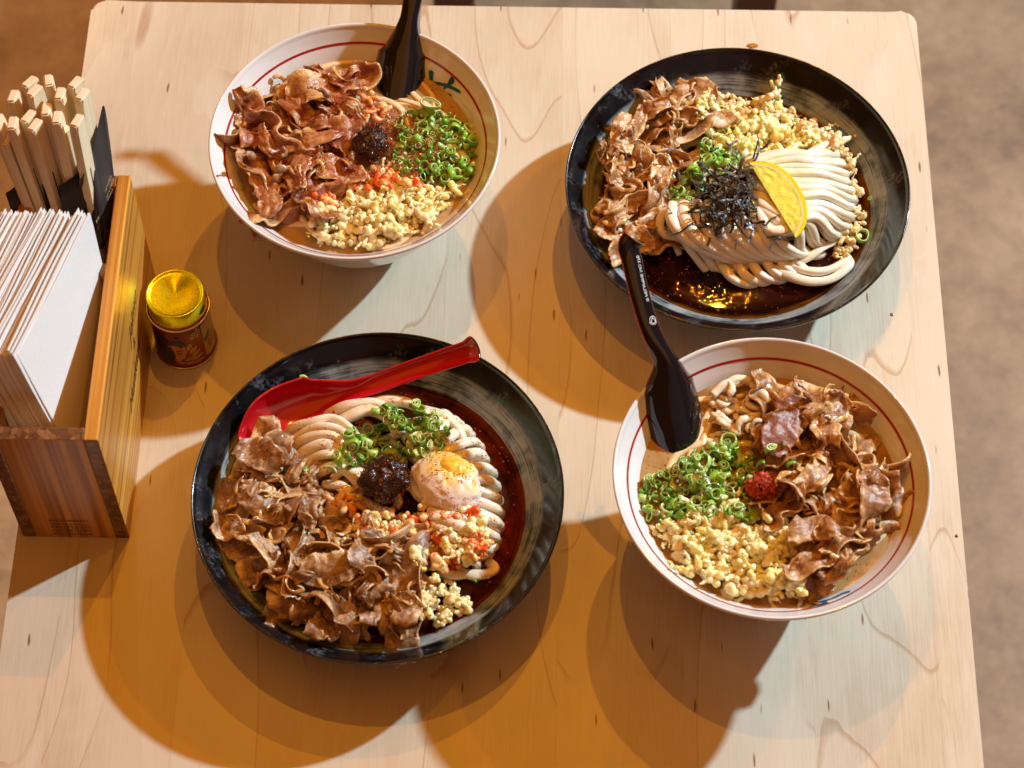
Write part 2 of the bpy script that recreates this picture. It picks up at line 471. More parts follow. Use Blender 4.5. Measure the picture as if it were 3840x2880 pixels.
M['crumbY'] = mat_crumb('fried_crumb', [(0.12, (0.90, 0.62, 0.16)), (0.40, (0.94, 0.79, 0.34)), (0.7, (0.95, 0.85, 0.47)), (0.95, (0.94, 0.83, 0.46))])
M['crumbS'] = mat_crumb('soaked_crumb', [(0.15, (0.66, 0.44, 0.19)), (0.5, (0.80, 0.61, 0.32)), (0.9, (0.88, 0.74, 0.45))])
M['crumbP'] = mat_crumb('pale_crumb', [(0.15, (0.88, 0.66, 0.30)), (0.5, (0.93, 0.78, 0.43)), (0.9, (0.90, 0.73, 0.36))])
M['crumbR'] = mat_crumb('chili_crumb', [(0.15, (0.90, 0.66, 0.25)), (0.5, (0.92, 0.74, 0.38)), (0.9, (0.88, 0.50, 0.16))], (0.88, 0.13, 0.012))
M['noodle'] = mat_noodle('udon', (0.86, 0.80, 0.66))
M['noodleO'] = mat_noodle('udon_with_oil', (0.86, 0.79, 0.64), 1.0)
M['noodleS'] = mat_noodle('udon_in_broth', (0.78, 0.62, 0.38))
M['scallion'] = mat_scallion()
M['brothD'] = mat_broth('soy_broth', [(0.38, (0.010, 0.0035, 0.002)), (0.55, (0.030, 0.005, 0.003)), (0.72, (0.070, 0.012, 0.004))], 0.012, (0.80, 0.42, 0.10), 0.0900)
M['brothR'] = mat_broth('chili_broth', [(0.38, (0.016, 0.006, 0.003)), (0.52, (0.055, 0.010, 0.003)), (0.66, (0.20, 0.015, 0.004))], 0.012, (0.75, 0.30, 0.06), 0.0900, 0.4)
M['brothT'] = mat_broth('milky_broth', [(0.35, (0.32, 0.175, 0.060)), (0.55, (0.43, 0.27, 0.115)), (0.75, (0.50, 0.33, 0.16))], 0.10, None, bub=0.35)
M['brothB'] = mat_broth('clear_brown_broth', [(0.35, (0.26, 0.12, 0.032)), (0.55, (0.38, 0.215, 0.080)), (0.75, (0.46, 0.29, 0.13))], 0.10, None, bub=0.35)
M['oil'] = plain('oil_drop', (0.40, 0.16, 0.03), 0.04, Coat_Weight=1.0)
M['oilD'] = plain('dark_oil_drop', (0.22, 0.055, 0.012), 0.05, Coat_Weight=1.0)
M['nori'] = None
b_ = NB('nori'); nn = b_.noise(b_.obj(), 700, 3)
b_.bs(Base_Color=b_.ramp(nn, [(0.3, (0.016, 0.013, 0.010)), (0.6, (0.050, 0.037, 0.026)), (0.8, (0.12, 0.085, 0.058))]), Roughness=0.36, Sheen_Weight=0.25); b_.bump(nn, 0.8, 0.0006)
M['nori'] = b_.m
b_ = NB('chili_paste'); nn = b_.noise(b_.obj(), 800, 3)
b_.bs(Base_Color=b_.ramp(nn, [(0.35, (0.006, 0.0025, 0.002)), (0.55, (0.028, 0.005, 0.003)), (0.75, (0.10, 0.012, 0.005))]), Roughness=0.22, Coat_Weight=0.4); b_.bump(nn, 0.8, 0.0008)
M['paste'] = b_.m
M['flake'] = plain('chili_flake', (0.46, 0.055, 0.010), 0.3, Coat_Weight=0.4)
M['flakeD'] = plain('dark_chili_flake', (0.10, 0.010, 0.005), 0.3, Coat_Weight=0.4)
b_ = NB('chili_powder'); rr_ = b_.noise(b_.obj(), 500, 2)
b_.bs(Base_Color=b_.ramp(rr_, [(0.35, (0.26, 0.012, 0.004)), (0.55, (0.50, 0.05, 0.008)), (0.75, (0.66, 0.14, 0.02))]), Roughness=0.5)
M['powder'] = b_.m
b_ = NB('egg_white'); nn = b_.noise(b_.obj(), 60, 3); ez_ = b_.n('ShaderNodeSeparateXYZ', {0: b_.obj()}); film = b_.mr(b_.math('ADD', b_.math('ADD', ez_.outputs['Z'], b_.math('MULTIPLY', ez_.outputs['Y'], 0.45)), b_.math('MULTIPLY', b_.math('SUBTRACT', b_.noise(b_.obj(), 95, 4, 0.65, 0.6), 0.5), 0.024)), 0.003, 0.016)
b_.bs(Base_Color=b_.mix(film, b_.ramp(nn, [(0.35, (0.86, 0.76, 0.68)), (0.65, (0.90, 0.84, 0.78))]), (0.90, 0.60, 0.13)), Roughness=0.14, Coat_Weight=0.4); b_.sss(0.45, (1, 0.7, 0.5), 0.003)
M['eggw'] = b_.m
b_ = NB('egg_yolk'); nn = b_.noise(b_.obj(), 70, 4, 0.65, 1.0); n2 = b_.noise(b_.obj(), 260, 3)
c_ = b_.ramp(nn, [(0.34, (0.82, 0.40, 0.015)), (0.52, (0.88, 0.54, 0.07)), (0.64, (0.86, 0.68, 0.38)), (0.74, (0.86, 0.74, 0.58))])
c_ = b_.mix(b_.math('MULTIPLY', b_.mr(n2, 0.58, 0.66), b_.mr(b_.noise(b_.obj(), 50, 2), 0.45, 0.6)), c_, (0.70, 0.16, 0.02))
b_.bs(Base_Color=c_, Roughness=0.10, Coat_Weight=0.5); b_.sss(0.4, (1, 0.55, 0.1), 0.003)
M['yolk'] = b_.m
b_ = NB('lemon_rind'); vv = b_.n('ShaderNodeTexVoronoi', {'Vector': b_.obj(), 'Scale': 700.0})
b_.bs(Base_Color=b_.ramp(b_.noise(b_.obj(), 80, 2), [(0.3, (0.74, 0.70, 0.012)), (0.7, (0.80, 0.78, 0.025))]), Roughness=0.3); b_.bump(vv.outputs['Distance'], 0.25, 0.0006); b_.sss(0.15, (1, .8, .1), 0.001)
M['rind'] = b_.m
b_ = NB('lemon_flesh'); nn = b_.noise(b_.vmul(b_.obj(), (160, 900, 900)), 1.0, 3)
b_.bs(Base_Color=b_.ramp(nn, [(0.35, (0.80, 0.78, 0.07)), (0.6, (0.86, 0.86, 0.20)), (0.8, (0.92, 0.92, 0.50))]), Roughness=0.15, Coat_Weight=0.4); b_.sss(0.85, (1, .8, .2), 0.010); b_.bump(nn, 0.35, 0.0006)
M['flesh'] = b_.m
M['pith'] = plain('lemon_pith', (0.86, 0.78, 0.42), 0.4)
M['shrimp'] = mat_crumb('dried_shrimp', [(0.2, (0.78, 0.52, 0.30)), (0.6, (0.82, 0.66, 0.46)), (0.9, (0.84, 0.74, 0.60))])
M['shrimpO'] = mat_crumb('orange_shrimp', [(0.2, (0.80, 0.26, 0.08)), (0.6, (0.82, 0.44, 0.18)), (0.9, (0.84, 0.66, 0.46))])
M['dot'] = plain('black_speck', (0.01, 0.008, 0.008), 0.3)
M['napkin'] = mat_paper('napkin_paper', (0.83, 0.80, 0.78), 0.85)
M['sleeve'] = mat_paper('black_sleeve_paper', (0.030, 0.027, 0.028), 0.55)
M['sleevein'] = mat_paper('sleeve_lining_paper', (0.10, 0.095, 0.095), 0.7)
M['gold'] = plain('gold_print', (0.62, 0.45, 0.22), 0.45)
M['burn'] = plain('burnt_engraving', (0.022, 0.008, 0.004), 0.55)
b_ = NB('aspen'); o_ = b_.vadd(b_.obj(), b_.comb(0.0, 0.0, b_.math('MULTIPLY', b_.rnd(), 5.0))); nn = b_.noise(b_.vmul(o_, (900, 900, 14)), 1.0, 3); n2 = b_.noise(o_, 1500, 2)
nzz = b_.n('ShaderNodeSeparateXYZ', {0: b_.n('ShaderNodeTexCoord').outputs['Normal']}).outputs['Z']
c_ = b_.ramp(nn, [(0.3, (0.68, 0.50, 0.28)), (0.5, (0.80, 0.65, 0.42)), (0.75, (0.85, 0.73, 0.52))])
b_.bs(Base_Color=b_.mix(b_.mr(nzz, 0.6, 0.8), c_, b_.ramp(n2, [(0.35, (0.76, 0.60, 0.42)), (0.65, (0.90, 0.78, 0.60))])), Roughness=0.6); b_.bump(b_.math('ADD', nn, n2), 0.25, 0.0005)
M['aspen'] = b_.m
M['lid'] = mat_gold_lid()
M['steel'] = plain('tin_rim', (0.62, 0.55, 0.45), 0.22, Metallic=1.0)
M['canred'] = plain('red_tin_print', (0.20, 0.006, 0.008), 0.25, Metallic=0.35, Coat_Weight=0.4)
M['cangold'] = plain('gold_tin_print', (0.46, 0.27, 0.09), 0.35, Metallic=0.5)
M['canface'] = plain('orange_tin_print', (0.48, 0.17, 0.035), 0.35)
M['canblue'] = plain('blue_tin_print', (0.035, 0.035, 0.085), 0.35)
M['canblk'] = plain('black_tin_print', (0.008, 0.006, 0.006), 0.35)
M['canyel'] = plain('ochre_tin_print', (0.40, 0.24, 0.03), 0.35)
M['brownwood'] = plain('brown_stool_wood', (0.10, 0.040, 0.022), 0.4)
M['iron'] = plain('dark_iron', (0.02, 0.02, 0.02), 0.45, Metallic=0.8)
M['hole_shade'] = plain('hole_dark', (0.004, 0.003, 0.003), 0.8)  # near-black colour stands in for the shade inside slot and grooves

# ------------------------------------------------------------------ setting: floor
fl = link('floor', mesh('floor', [(-6, -6, -.74), (6, -6, -.74), (6, 6, -.74), (-6, 6, -.74)], [(0, 1, 2, 3)], M['concrete'], False))
tag(fl, 'brown mottled concrete floor below the table', 'floor', kind='structure')

# ------------------------------------------------------------------ table
TX0, TX1, TY0, TY1, TT = -.3247, .2728, -.52, .286, .032
table = thing('table', 'pale maple table of glued planks under the bowls', 'table', (0, 0, -.74))
seams = [TX0, -.2910, -.2137, -.1365, -.0600, .0170, .0950, .1730, .2508, TX1]
def table_outline_y(x):
    """far and near edge at this x with rounded corners"""
    rc = .010
    d = min(x - TX0, TX1 - x)
    if d < rc: k = rc - math.sqrt(max(rc * rc - (rc - d) ** 2, 0))
    else: k = 0
    return TY0 + k, TY1 - k
for i in range(len(seams) - 1):
    g = .00002
    xa, xb = seams[i] + (g if i else 0), seams[i + 1] - (g if i < len(seams) - 2 else 0)
    xs = [xa, xb]
    if i == 0: xs = [xa + .010 * (1 - math.cos(t * PI / 16)) for t in range(9)] + [xb]
    if i == len(seams) - 2: xs = [xa] + [xb - .010 * (1 - math.cos(t * PI / 16)) for t in range(8, -1, -1)]
    poly = [(x, table_outline_y(x)[0]) for x in xs] + [(x, table_outline_y(x)[1]) for x in xs[::-1]]
    bm = bmesh.new()
    bot = [bm.verts.new((x, y, -TT)) for x, y in poly]
    topv = [bm.verts.new((x, y, 0)) for x, y in poly]
    n = len(poly)
    bm.faces.new(bot[::-1]); bm.faces.new(topv)
    for k in range(n): bm.faces.new((bot[k], bot[(k + 1) % n], topv[(k + 1) % n], topv[k]))
    ed = []
    for e in bm.edges:
        a, c = e.verts
        if a.co.z == 0 and c.co.z == 0:
            mx = (a.co.x + c.co.x) / 2
            onseam = abs(a.co.x - c.co.x) < 1e-7 and not (abs(mx - TX0) < 1e-4 or abs(mx - TX1) < 1e-4)
            if not onseam: ed.append(e)
    bmesh.ops.bevel(bm, geom=ed, offset=.0022, segments=3, affect='EDGES', profile=0.5)
    me = bm_mesh('plank', bm, M['maple'], smooth=False)
    o = link('plank', me, table, (0, 0, .74))
bm = bmesh.new(); box_bm(bm, -.20, .15, -.3, .1, -.05, -TT - .001)
link('top_bracket', bm_mesh('top_bracket', bm, M['iron'], False), table, (0, 0, .74))
V, F = lathe([(.0, -.735), (.21, -.735), (.21, -.725), (.04, -.705), (.035, -.05), (.0, -.05)], 32)
link('pedestal', mesh('pedestal', V, F, M['iron']), table, (-.026, -.1, .74))

# stool beyond the table, only a leg shows
stool = thing('stool', 'brown wooden stool leg showing beyond the far table edge', 'stool', (.215, .85, -.74))
sx0 = .217
for dx, dy in ((0, -.155), (0, .155), (-.30, -.155), (-.30, .155)):
    link('leg', box_mesh('leg', dx - .020, dx + .020, dy - .02, dy + .02, 0, .43, M['brownwood'], .004), stool)
link('seat', box_mesh('seat', -.33, .03, -.13, .18, .432, .465, M['brownwood'], .008), stool)

# ------------------------------------------------------------------ bowls
BX = dict(TL=(-.1181, .0953), TR=(.1335, .0946), BL=(-.0943, -.1391), BR=(.1424, -.1462))
W_OUT = [(.0365, .0), (.0385, .0005), (.0390, .008), (.0405, .0115), (.0500, .0190), (.0610, .0350), (.0712, .0550), (.0817, .0765), (.0905, .0905), (.0945, .0950)]
W_IN = [(.0915, .0945), (.0868, .0885), (.0775, .0770), (.0672, .0555), (.0568, .0360), (.0455, .0220), (.0300, .0150), (.0, .0130)]
B_OUT = [(.0480, .0), (.0505, .0005), (.0515, .0050), (.0600, .0085), (.0800, .0170), (.0980, .0310), (.1095, .0430), (.1143, .0495)]
B_IN = [(.1122, .0500), (.1062, .0440), (.0985, .0360), (.0905, .0280), (.0780, .0180), (.0600, .0115), (.0400, .0095), (.0, .0090)]
def bowl_profile(out, inn, top):
    po = smooth_prof(out, 40)
    pi = smooth_prof(inn, 44)
    ro, ri = po[-1][0], pi[0][0]
    zo, zi = po[-1][1], pi[0][1]
    lip = []
    for k in range(1, 9):
        a = PI * k / 9
        c = (ro + ri) / 2
        lip.append((c + (ro - ri) / 2 * math.cos(a) * 1.0 + .0006 * math.sin(a), zo + (zi - zo) * k / 9 + (top - max(zo, zi)) * math.sin(a)))
    return [(0.0, .004)] + [(po[0][0] - .004, .004)] + po + lip + pi
def rin(prof, z):
    p = smooth_prof(prof, 60)
    for (r1, z1), (r2, z2) in zip(p, p[1:]):
        if z2 <= z <= z1: return r2 + (r1 - r2) * (z - z2) / max(z1 - z2, 1e-9)
    return p[0][0] if z > p[0][1] else 0
WHO = dict(TL='far left white bowl', TR='far right black bowl', BL='near left black bowl', BR='near right white bowl')
BLAB = dict(TL='white porcelain bowl with red inner line, far left beside the chopstick box',
            TR='wide black glazed bowl holding the lemon wedge, at the far right',
            BL='wide black glazed bowl holding the red spoon and egg, at the near left',
            BR='white porcelain bowl with red inner line, at the near right table edge')
bowls = {}
bodies = {}
for k, (x, y) in BX.items():
    white = k in ('TL', 'BR')
    t = thing('bowl', BLAB[k], 'bowl', (x, y, 0))
    bowls[k] = t
    prof = bowl_profile(W_OUT, W_IN, .0972) if white else bowl_profile(B_OUT, B_IN, .0522)
    V, F = lathe(prof, 160)
    o = link('bowl_body', mesh('bowl_body', V, F, M['white'] if white else M['black']), t)
    bodies[k] = o
    if white:
        ring = []
        for z in (.0862, .0866, .0870, .0874): ring.append((rin(W_IN, z) - .00018, z + .0001))
        V, F = lathe(ring, 160)
        link('red_line', mesh('red_line', V, F, M['redline']), o)
        V, F = lathe([(.0392, .0035), (.03925, .0045), (.0394, .0060)], 96)
        link('foot_line', mesh('foot_line', V, F, M['canblk']), o)

def on_bowl(k, u, v, lift=.00025):
    """where the viewing ray meets the inner wall of a white bowl"""
    cx, cy = BX[k]
    lo, hi = .055, .0945
    f = lambda z: (math.hypot(at(u, v, z).x - cx, at(u, v, z).y - cy) - rin(W_IN, z))
    zs = [lo + (hi - lo) * i / 60 for i in range(61)]
    best = None
    for a, c in zip(zs[::-1][:-1], zs[::-1][1:]):
        if f(a) * f(c) <= 0:
            for _ in range(24):
                m = (a + c) / 2
                if f(a) * f(m) <= 0: c = m
                else: a = m
            best = (a + c) / 2
            break
    if best is None: best = min(zs, key=lambda z: abs(f(z)))
    p = at(u, v, best)
    d = Vector((cx - p.x, cy - p.y, 0)).normalized()
    return p + (d * .7 + Vector((0, 0, .7))) * lift - Vector((cx, cy, 0))
def painted(k, stroke, fx, fy):
    bm = bmesh.new()
    vs = [bm.verts.new((a, c, 0)) for a, c in stroke]
    bm.faces.new(vs)
    bmesh.ops.triangulate(bm, faces=bm.faces[:])
    bmesh.ops.subdivide_edges(bm, edges=bm.edges[:], cuts=3, use_grid_fill=True)
    for v in bm.verts: v.co = on_bowl(k, fx(v.co.x), fy(v.co.y))
    me = bm_mesh('painted_stroke', bm, M['blue'])
    return link('painted_stroke', me, bodies[k])
gx, gy = lambda x: 1540 + .1326 * x, lambda y: 200 + .1326 * y
for s in ([(510, 500), (590, 470), (660, 535), (635, 780), (540, 780)], [(330, 780), (520, 780), (640, 790), (850, 820), (1030, 860), (1130, 900), (1260, 965), (1390, 1040), (1430, 1145), (1370, 1125), (1200, 1035), (1040, 975), (850, 915), (640, 893), (330, 915)],
          [(1145, 645), (1220, 695), (1250, 790), (1230, 850), (1130, 900), (1030, 862)], [(585, 895), (640, 895), (628, 965)], [(1035, 972), (950, 940), (920, 1010), (960, 1020)],
          [(620, 1040), (760, 1035), (900, 1055), (1050, 1110), (1165, 1175), (1170, 1230), (1155, 1310), (990, 1330), (1030, 1270), (1045, 1210), (1020, 1180), (880, 1185), (850, 1120), (700, 1075)]):
    painted('TL', s, gx, gy)
hx, hy = lambda x: 2780 + .217 * x, lambda y: 2120 + .217 * y
for s in ([(1895, 440), (1880, 465), (1760, 500), (1650, 560), (1540, 600), (1420, 640), (1340, 650), (1420, 610), (1540, 580), (1700, 500), (1790, 460)], [(1180, 690), (1230, 655), (1290, 665), (1280, 685)],
          [(1140, 728), (1250, 700), (1400, 655), (1470, 630), (1520, 655), (1400, 690), (1250, 718)]):
    painted('BR', s, hx, hy)

# ------------------------------------------------------------------ broth with floating oil
BZ = dict(TL=.0770, TR=.0282, BL=.0278, BR=.0770)
def broth(k, mat, label):
    z = BZ[k]
    rr = rin(W_IN if k in ('TL', 'BR') else B_IN, z) + .0006
    rng = random.Random(k)
    V, F = [(0, 0, 0)], []
    NR, NS = 22, 96
    for i in range(1, NR + 1):
        r = rr * i / NR
        for s in range(NS):
            a = 2 * PI * s / NS
            h = .00005 * nz(r * math.cos(a) * 90, r * math.sin(a) * 90, 3)
            if i >= NR - 1: h += .0004 * (i - NR + 1)
            V.append((r * math.cos(a), r * math.sin(a), h))
    for s in range(NS): F.append((0, 1 + s, 1 + (s + 1) % NS))
    for i in range(NR - 1):
        for s in range(NS):
            s2 = (s + 1) % NS
            F.append((1 + i * NS + s, 1 + (i + 1) * NS + s, 1 + (i + 1) * NS + s2, 1 + i * NS + s2))
    t = thing('broth', label, 'broth', (*BX[k], z))
    link('broth_surface', mesh('broth_surface', V, F, mat), t)
    # oil droplets and small bubbles, too many to count
    V, F = [], []
    for _ in range(800):
        a = rng.uniform(0, 2 * PI); r = rr * math.sqrt(rng.uniform(.05, .93))
        s = rng.choice((.00025, .00035, .00035, .0005, .0008))
        cx, cy = r * math.cos(a), r * math.sin(a)
        b0 = len(V)
        for j in range(3):
            q = s * math.cos(j * .55); hh = s * .55 * math.sin(j * .55) + .0002
            for m_ in range(8): V.append((cx + q * math.cos(m_ * PI / 4), cy + q * math.sin(m_ * PI / 4), hh))
        V.append((cx, cy, s * .55 + .0002))
        for j in range(2):
            for m_ in range(8):
                m2 = (m_ + 1) % 8
                F.append((b0 + j * 8 + m_, b0 + j * 8 + m2, b0 + j * 8 + 8 + m2, b0 + j * 8 + 8 + m_))
        for m_ in range(8): F.append((b0 + 16 + m_, b0 + 16 + (m_ + 1) % 8, b0 + 24))
    od = link('oil_droplets', mesh('oil_droplets', V, F, M['oilD'] if k in ('TR', 'BL') else M['oil']), t)
    od['kind'] = 'stuff'
    return t
broth('TL', M['brothT'], 'cloudy tan broth in the ' + WHO['TL'])
broth('TR', M['brothD'], 'dark soy broth around the noodles in the ' + WHO['TR'])
broth('BL', M['brothR'], 'dark red oily broth in the ' + WHO['BL'])
broth('BR', M['brothB'], 'light brown broth in the ' + WHO['BR'])

# ------------------------------------------------------------------ heaps
class Heap:
    """height field of one bowl, so that pieces settle on those below"""
    def __init__(s, k, dome):
        s.k = k; s.c = .002; s.h = {}; s.x, s.y = BX[k]; s.z = BZ[k]; s.dome = dome
    def base(s, x, y):
        d = math.hypot(x - s.x, y - s.y)
        return s.z + s.dome * max(0, 1 - (d / .085) ** 2)
    def get(s, x, y):
        return max(s.base(x, y), s.h.get((round(x / s.c), round(y / s.c)), -1))
    def drop(s, x, y, r, thick, frac=.6):
        pts = [(x, y)] + [(x + r * q * math.cos(a), y + r * q * math.sin(a)) for q in (.5, .9) for a in (0, 1.05, 2.1, 3.14, 4.2, 5.2)]
        hs = sorted(s.get(*p) for p in pts)
        z = hs[int(len(hs) * frac)]
        n = int(r / s.c) + 1
        for i in range(-n, n + 1):
            for j in range(-n, n + 1):
                if (i * i + j * j) * s.c * s.c <= r * r * .8:
                    key = (round(x / s.c) + i, round(y / s.c) + j)
                    s.h[key] = max(s.h.get(key, -1), z + thick)
        return z
RMAX = dict(TL=.0800, BR=.0800, TR=.0930, BL=.0955)
def scatter(k, poly, z, n, rng, gap, margin=.003):
    P = [tuple(zp(k, a, b, z)[:2]) for a, b in poly]
    x0, x1 = min(p[0] for p in P), max(p[0] for p in P)
    y0, y1 = min(p[1] for p in P), max(p[1] for p in P)
    out, tries = [], 0
    while len(out) < n and tries < n * 60:
        tries += 1
        x, y = rng.uniform(x0, x1), rng.uniform(y0, y1)
        if not inside(P, x, y): continue
        if math.hypot(x - BX[k][0], y - BX[k][1]) > RMAX[k] - margin: continue
        g = gap * (1 - tries / (n * 60))
        if any((x - a) ** 2 + (y - b) ** 2 < g * g for a, b in out): continue
        out.append((x, y))
    return out
heaps = {k: Heap(k, d) for k, d in dict(TL=.003, TR=.006, BL=.008, BR=.003).items()}

# ------------------------------------------------------------------ noodles
def noodle(parent, pts, mat, rad=.0024, rng=None, n=28):
    p = cat_rom(pts, n)
    V, F = tube(p, lambda t: rad * (1 + .07 * math.sin(t * 9 + len(pts))) * (1 if .03 < t < .97 else .85), 12, .55, .86, (rng.uniform(-1.2, 1.2) if rng else 0))
    hp = min(heaps.values(), key=lambda h: (h.x - p[0].x) ** 2 + (h.y - p[0].y) ** 2)
    for q in p:
        for i in (-1, 0, 1):
            for j in (-1, 0, 1):
                key = (round(q.x / hp.c) + i, round(q.y / hp.c) + j)
                hp.h[key] = max(hp.h.get(key, -1), q.z + rad * .7)
    V = [Vector(v) - parent.location for v in V]
    return link('noodle', mesh('noodle', V, F, mat), parent)
def noodle_bed(k, t, mat, n, rmax, z, seed):
    """coils of noodle that fill the bowl under the toppings"""
    rng = random.Random(seed)
    cx, cy = BX[k]
    for i in range(n):
        r0 = rmax * math.sqrt((i + .5) / n)
        a0 = rng.uniform(0, 6.28); span = rng.uniform(1.2, 2.6)
        pts = []
        for j in range(7):
            a = a0 + span * j / 6
            r = r0 * (1 + .13 * math.sin(j * 1.3 + i))
            pts.append((cx + r * math.cos(a), cy + r * math.sin(a), z(r) + rng.uniform(-.0012, .0012)))
        noodle(t, pts, mat, .0024, rng)
def zn(k, pts): return [zp(k, *p) for p in pts]

nt = {}
rng = random.Random(5)
# far right: the full coil on show
nt['TR'] = t = thing('udon_noodles', 'coil of bare white udon noodles beside the lemon in the ' + WHO['TR'], 'noodles', (*BX['TR'], BZ['TR']))
noodle_bed('TR', t, M['noodle'], 16, .058, lambda r: BZ['TR'] + .010 - r * .14, 1)
ends = [(1575, 640), (1610, 690), (1622, 740), (1628, 785), (1652, 835), (1664, 885), (1668, 930), (1664, 985), (1640, 1040), (1590, 1085), (1510, 1130), (1420, 1175)]
for i, (ex, ey) in enumerate(ends):
    f = i / (len(ends) - 1)
    for lay in (0, 1):
        j = rng.uniform(-12, 12)
        ex2, ey2 = ex - lay * 26 + j, ey + lay * 16 + j * .3
        sx, sy = 1070 + 60 * f + rng.uniform(-25, 25), 690 + 250 * f + rng.uniform(-14, 14)
        mx, my = sx + (ex2 - sx) * .6, sy + (ey2 - sy) * .52 - 26 + 30 * f + rng.uniform(-7, 7)
        zt = .056 - lay * .007 + rng.uniform(-.0016, .0016)
        ez = rng.uniform(-.002, .002)
        noodle(t, zn('TR', [(sx, sy, zt + .002), (mx - 90, my + rng.uniform(-7, 8), zt + .003), (mx + 60, my + rng.uniform(-5, 6), zt), (ex2 - 34, ey2 - 6, .044 - lay * .004 + ez), (ex2 + 6 * ez, ey2 + 10, .034 - lay * .003), (ex2 - 8, ey2 + 26, .026)]), M['noodle'], rng.uniform(.0029, .0037), rng)
for i in range(8):                      # swept front of the coil
    f = i / 7
    jt = lambda q: rng.uniform(-q, q)
    noodle(t, zn('TR', [(650 + 520 * f + jt(14), 905 + jt(12), .055 + jt(.001)), (660 + 540 * f + jt(10), 1000 + jt(10), .057), (740 + 525 * f + jt(14), 1110 + jt(8), .052 + jt(.001)), (865 + 480 * f + jt(12), 1190 - 5 * f, .043), (1010 + 420 * f, 1240 - 35 * f + jt(8), .034), (1110 + 400 * f, 1250 - 50 * f, .026)]), M['noodle'], rng.uniform(.0033, .0040), rng)
for i in range(4):
    noodle(t, zn('TR', [(770 + 60 * i, 930, .050), (700 + 60 * i, 1040, .050), (745 + 60 * i, 1150, .043), (800 + 60 * i, 1230, .034), (850 + 50 * i, 1290, .027)]), M['noodle'], .0030, rng)
noodle(t, zn('TR', [(690, 930, .050), (610, 975, .047), (588, 1040, .043), (615, 1090, .040), (690, 1110, .038), (780, 1150, .036)]), M['noodle'], .0029, rng)
for i in range(6):                      # twisted bundle lying in the broth
    x, y = 925 + 78 * i, 1290 - 12 * i
    noodle(t, zn('TR', [(x, y - 40, .030), (x + 30, y, .034), (x + 75, y + 48, .034), (x + 130, y + 75, .031), (x + 210, y + 84, .026)]), M['noodle'], .0031, rng)
noodle(t, zn('TR', [(1200, 1270, .031), (1330, 1330, .034), (1450, 1355, .033), (1560, 1335, .031), (1650, 1260, .030), (1640, 1215, .027)]), M['noodle'], .0031, rng)
noodle(t, zn('TR', [(1290, 1250, .033), (1420, 1295, .035), (1530, 1290, .034), (1640, 1235, .031)]), M['noodle'], .0029, rng)
noodle(t, zn('TR', [(1320, 1265, .034), (1420, 1220, .036), (1500, 1165, .036), (1570, 1130, .032)]), M['noodle'], .0026, rng)
noodle(t, zn('TR', [(1310, 700, .055), (1420, 640, .053), (1500, 595, .050), (1570, 565, .046)]), M['noodle'], .0026, rng)

# near left: under the egg
nt['BL'] = t = thing('udon_noodles', 'white udon noodles flecked with chili oil under the egg in the ' + WHO['BL'], 'noodles', (*BX['BL'], BZ['BL']))
noodle_bed('BL', t, M['noodleO'], 18, .066, lambda r: BZ['BL'] + .010 - r * .13, 2)
ends = [(1260, 445), (1315, 475), (1365, 520), (1405, 575), (1438, 635), (1465, 700), (1488, 765), (1503, 830), (1508, 890), (1503, 950), (1488, 1015), (1455, 1075), (1405, 1120)]
for i, (ex, ey) in enumerate(ends):
    f = i / (len(ends) - 1)
    for lay in (0, 1):
        j = rng.uniform(-9, 9)
        ex2, ey2 = ex - lay * 22 + j, ey + lay * 14 + j * .5
        sx, sy = 1080 + 90 * f, 600 + 340 * f
        mx, my = (sx + ex2) / 2 + rng.uniform(-10, 10), (sy + ey2) / 2 - 25 + rng.uniform(-14, 14)
        zt = .052 - lay * .006 + rng.uniform(-.0014, .0014)
        noodle(t, zn('BL', [(sx, sy, zt), (mx, my, zt + .001), (ex2 - 46, ey2 - 22, .045 - lay * .004), (ex2 - 8, ey2 - 2, .037 - lay * .003), (ex2 - 4, ey2 + 22, .027)]), M['noodleO'], rng.uniform(.0027, .0036), rng)
jt = lambda q: rng.uniform(-q, q)
for pa in ([(466, 520, .034), (520, 497, .043), (610, 466, .049), (700, 452, .051), (770, 500, .050), (850, 590, .046)], [(480, 575, .036), (560, 520, .046), (650, 488, .051), (730, 500, .051), (800, 580, .047), (860, 680, .043)],
           [(485, 610, .035), (560, 558, .045), (650, 522, .050), (720, 540, .050), (780, 620, .047), (850, 730, .043)], [(505, 650, .036), (570, 600, .045), (650, 565, .049), (720, 590, .048), (770, 660, .046), (830, 760, .043)],
           [(540, 690, .037), (600, 645, .044), (670, 612, .048), (740, 640, .047), (790, 720, .045), (850, 800, .042)], [(590, 730, .038), (650, 690, .044), (720, 670, .047), (790, 720, .046), (850, 800, .042)],
           [(660, 440, .038), (740, 402, .046), (830, 372, .049), (910, 378, .049), (980, 430, .048), (1040, 520, .046)], [(700, 470, .042), (790, 430, .048), (880, 410, .050), (960, 440, .050), (1010, 520, .047)],
           [(870, 372, .044), (960, 360, .047), (1050, 372, .048), (1130, 410, .048), (1200, 480, .047)], [(650, 760, .040), (730, 770, .044), (800, 815, .044), (880, 860, .043), (960, 900, .042)], [(1130, 400, .044), (1220, 430, .047), (1290, 490, .047), (1330, 570, .046)],
           [(700, 730, .042), (760, 700, .047), (830, 720, .047), (880, 790, .045)]):
    noodle(t, zn('BL', [(x + jt(7), y + jt(7), z + jt(.0012)) for x, y, z in pa]), M['noodleO'], rng.uniform(.0029, .0037), rng)
noodle(t, zn('BL', [(1200, 1160, .036), (1260, 1195, .034), (1340, 1190, .032), (1430, 1190, .031), (1475, 1165, .029), (1440, 1130, .027)]), M['noodleO'], .0030, rng)
noodle(t, zn('BL', [(1150, 1090, .040), (1280, 1100, .040), (1400, 1100, .037), (1480, 1050, .032)]), M['noodleO'], .0034, rng)
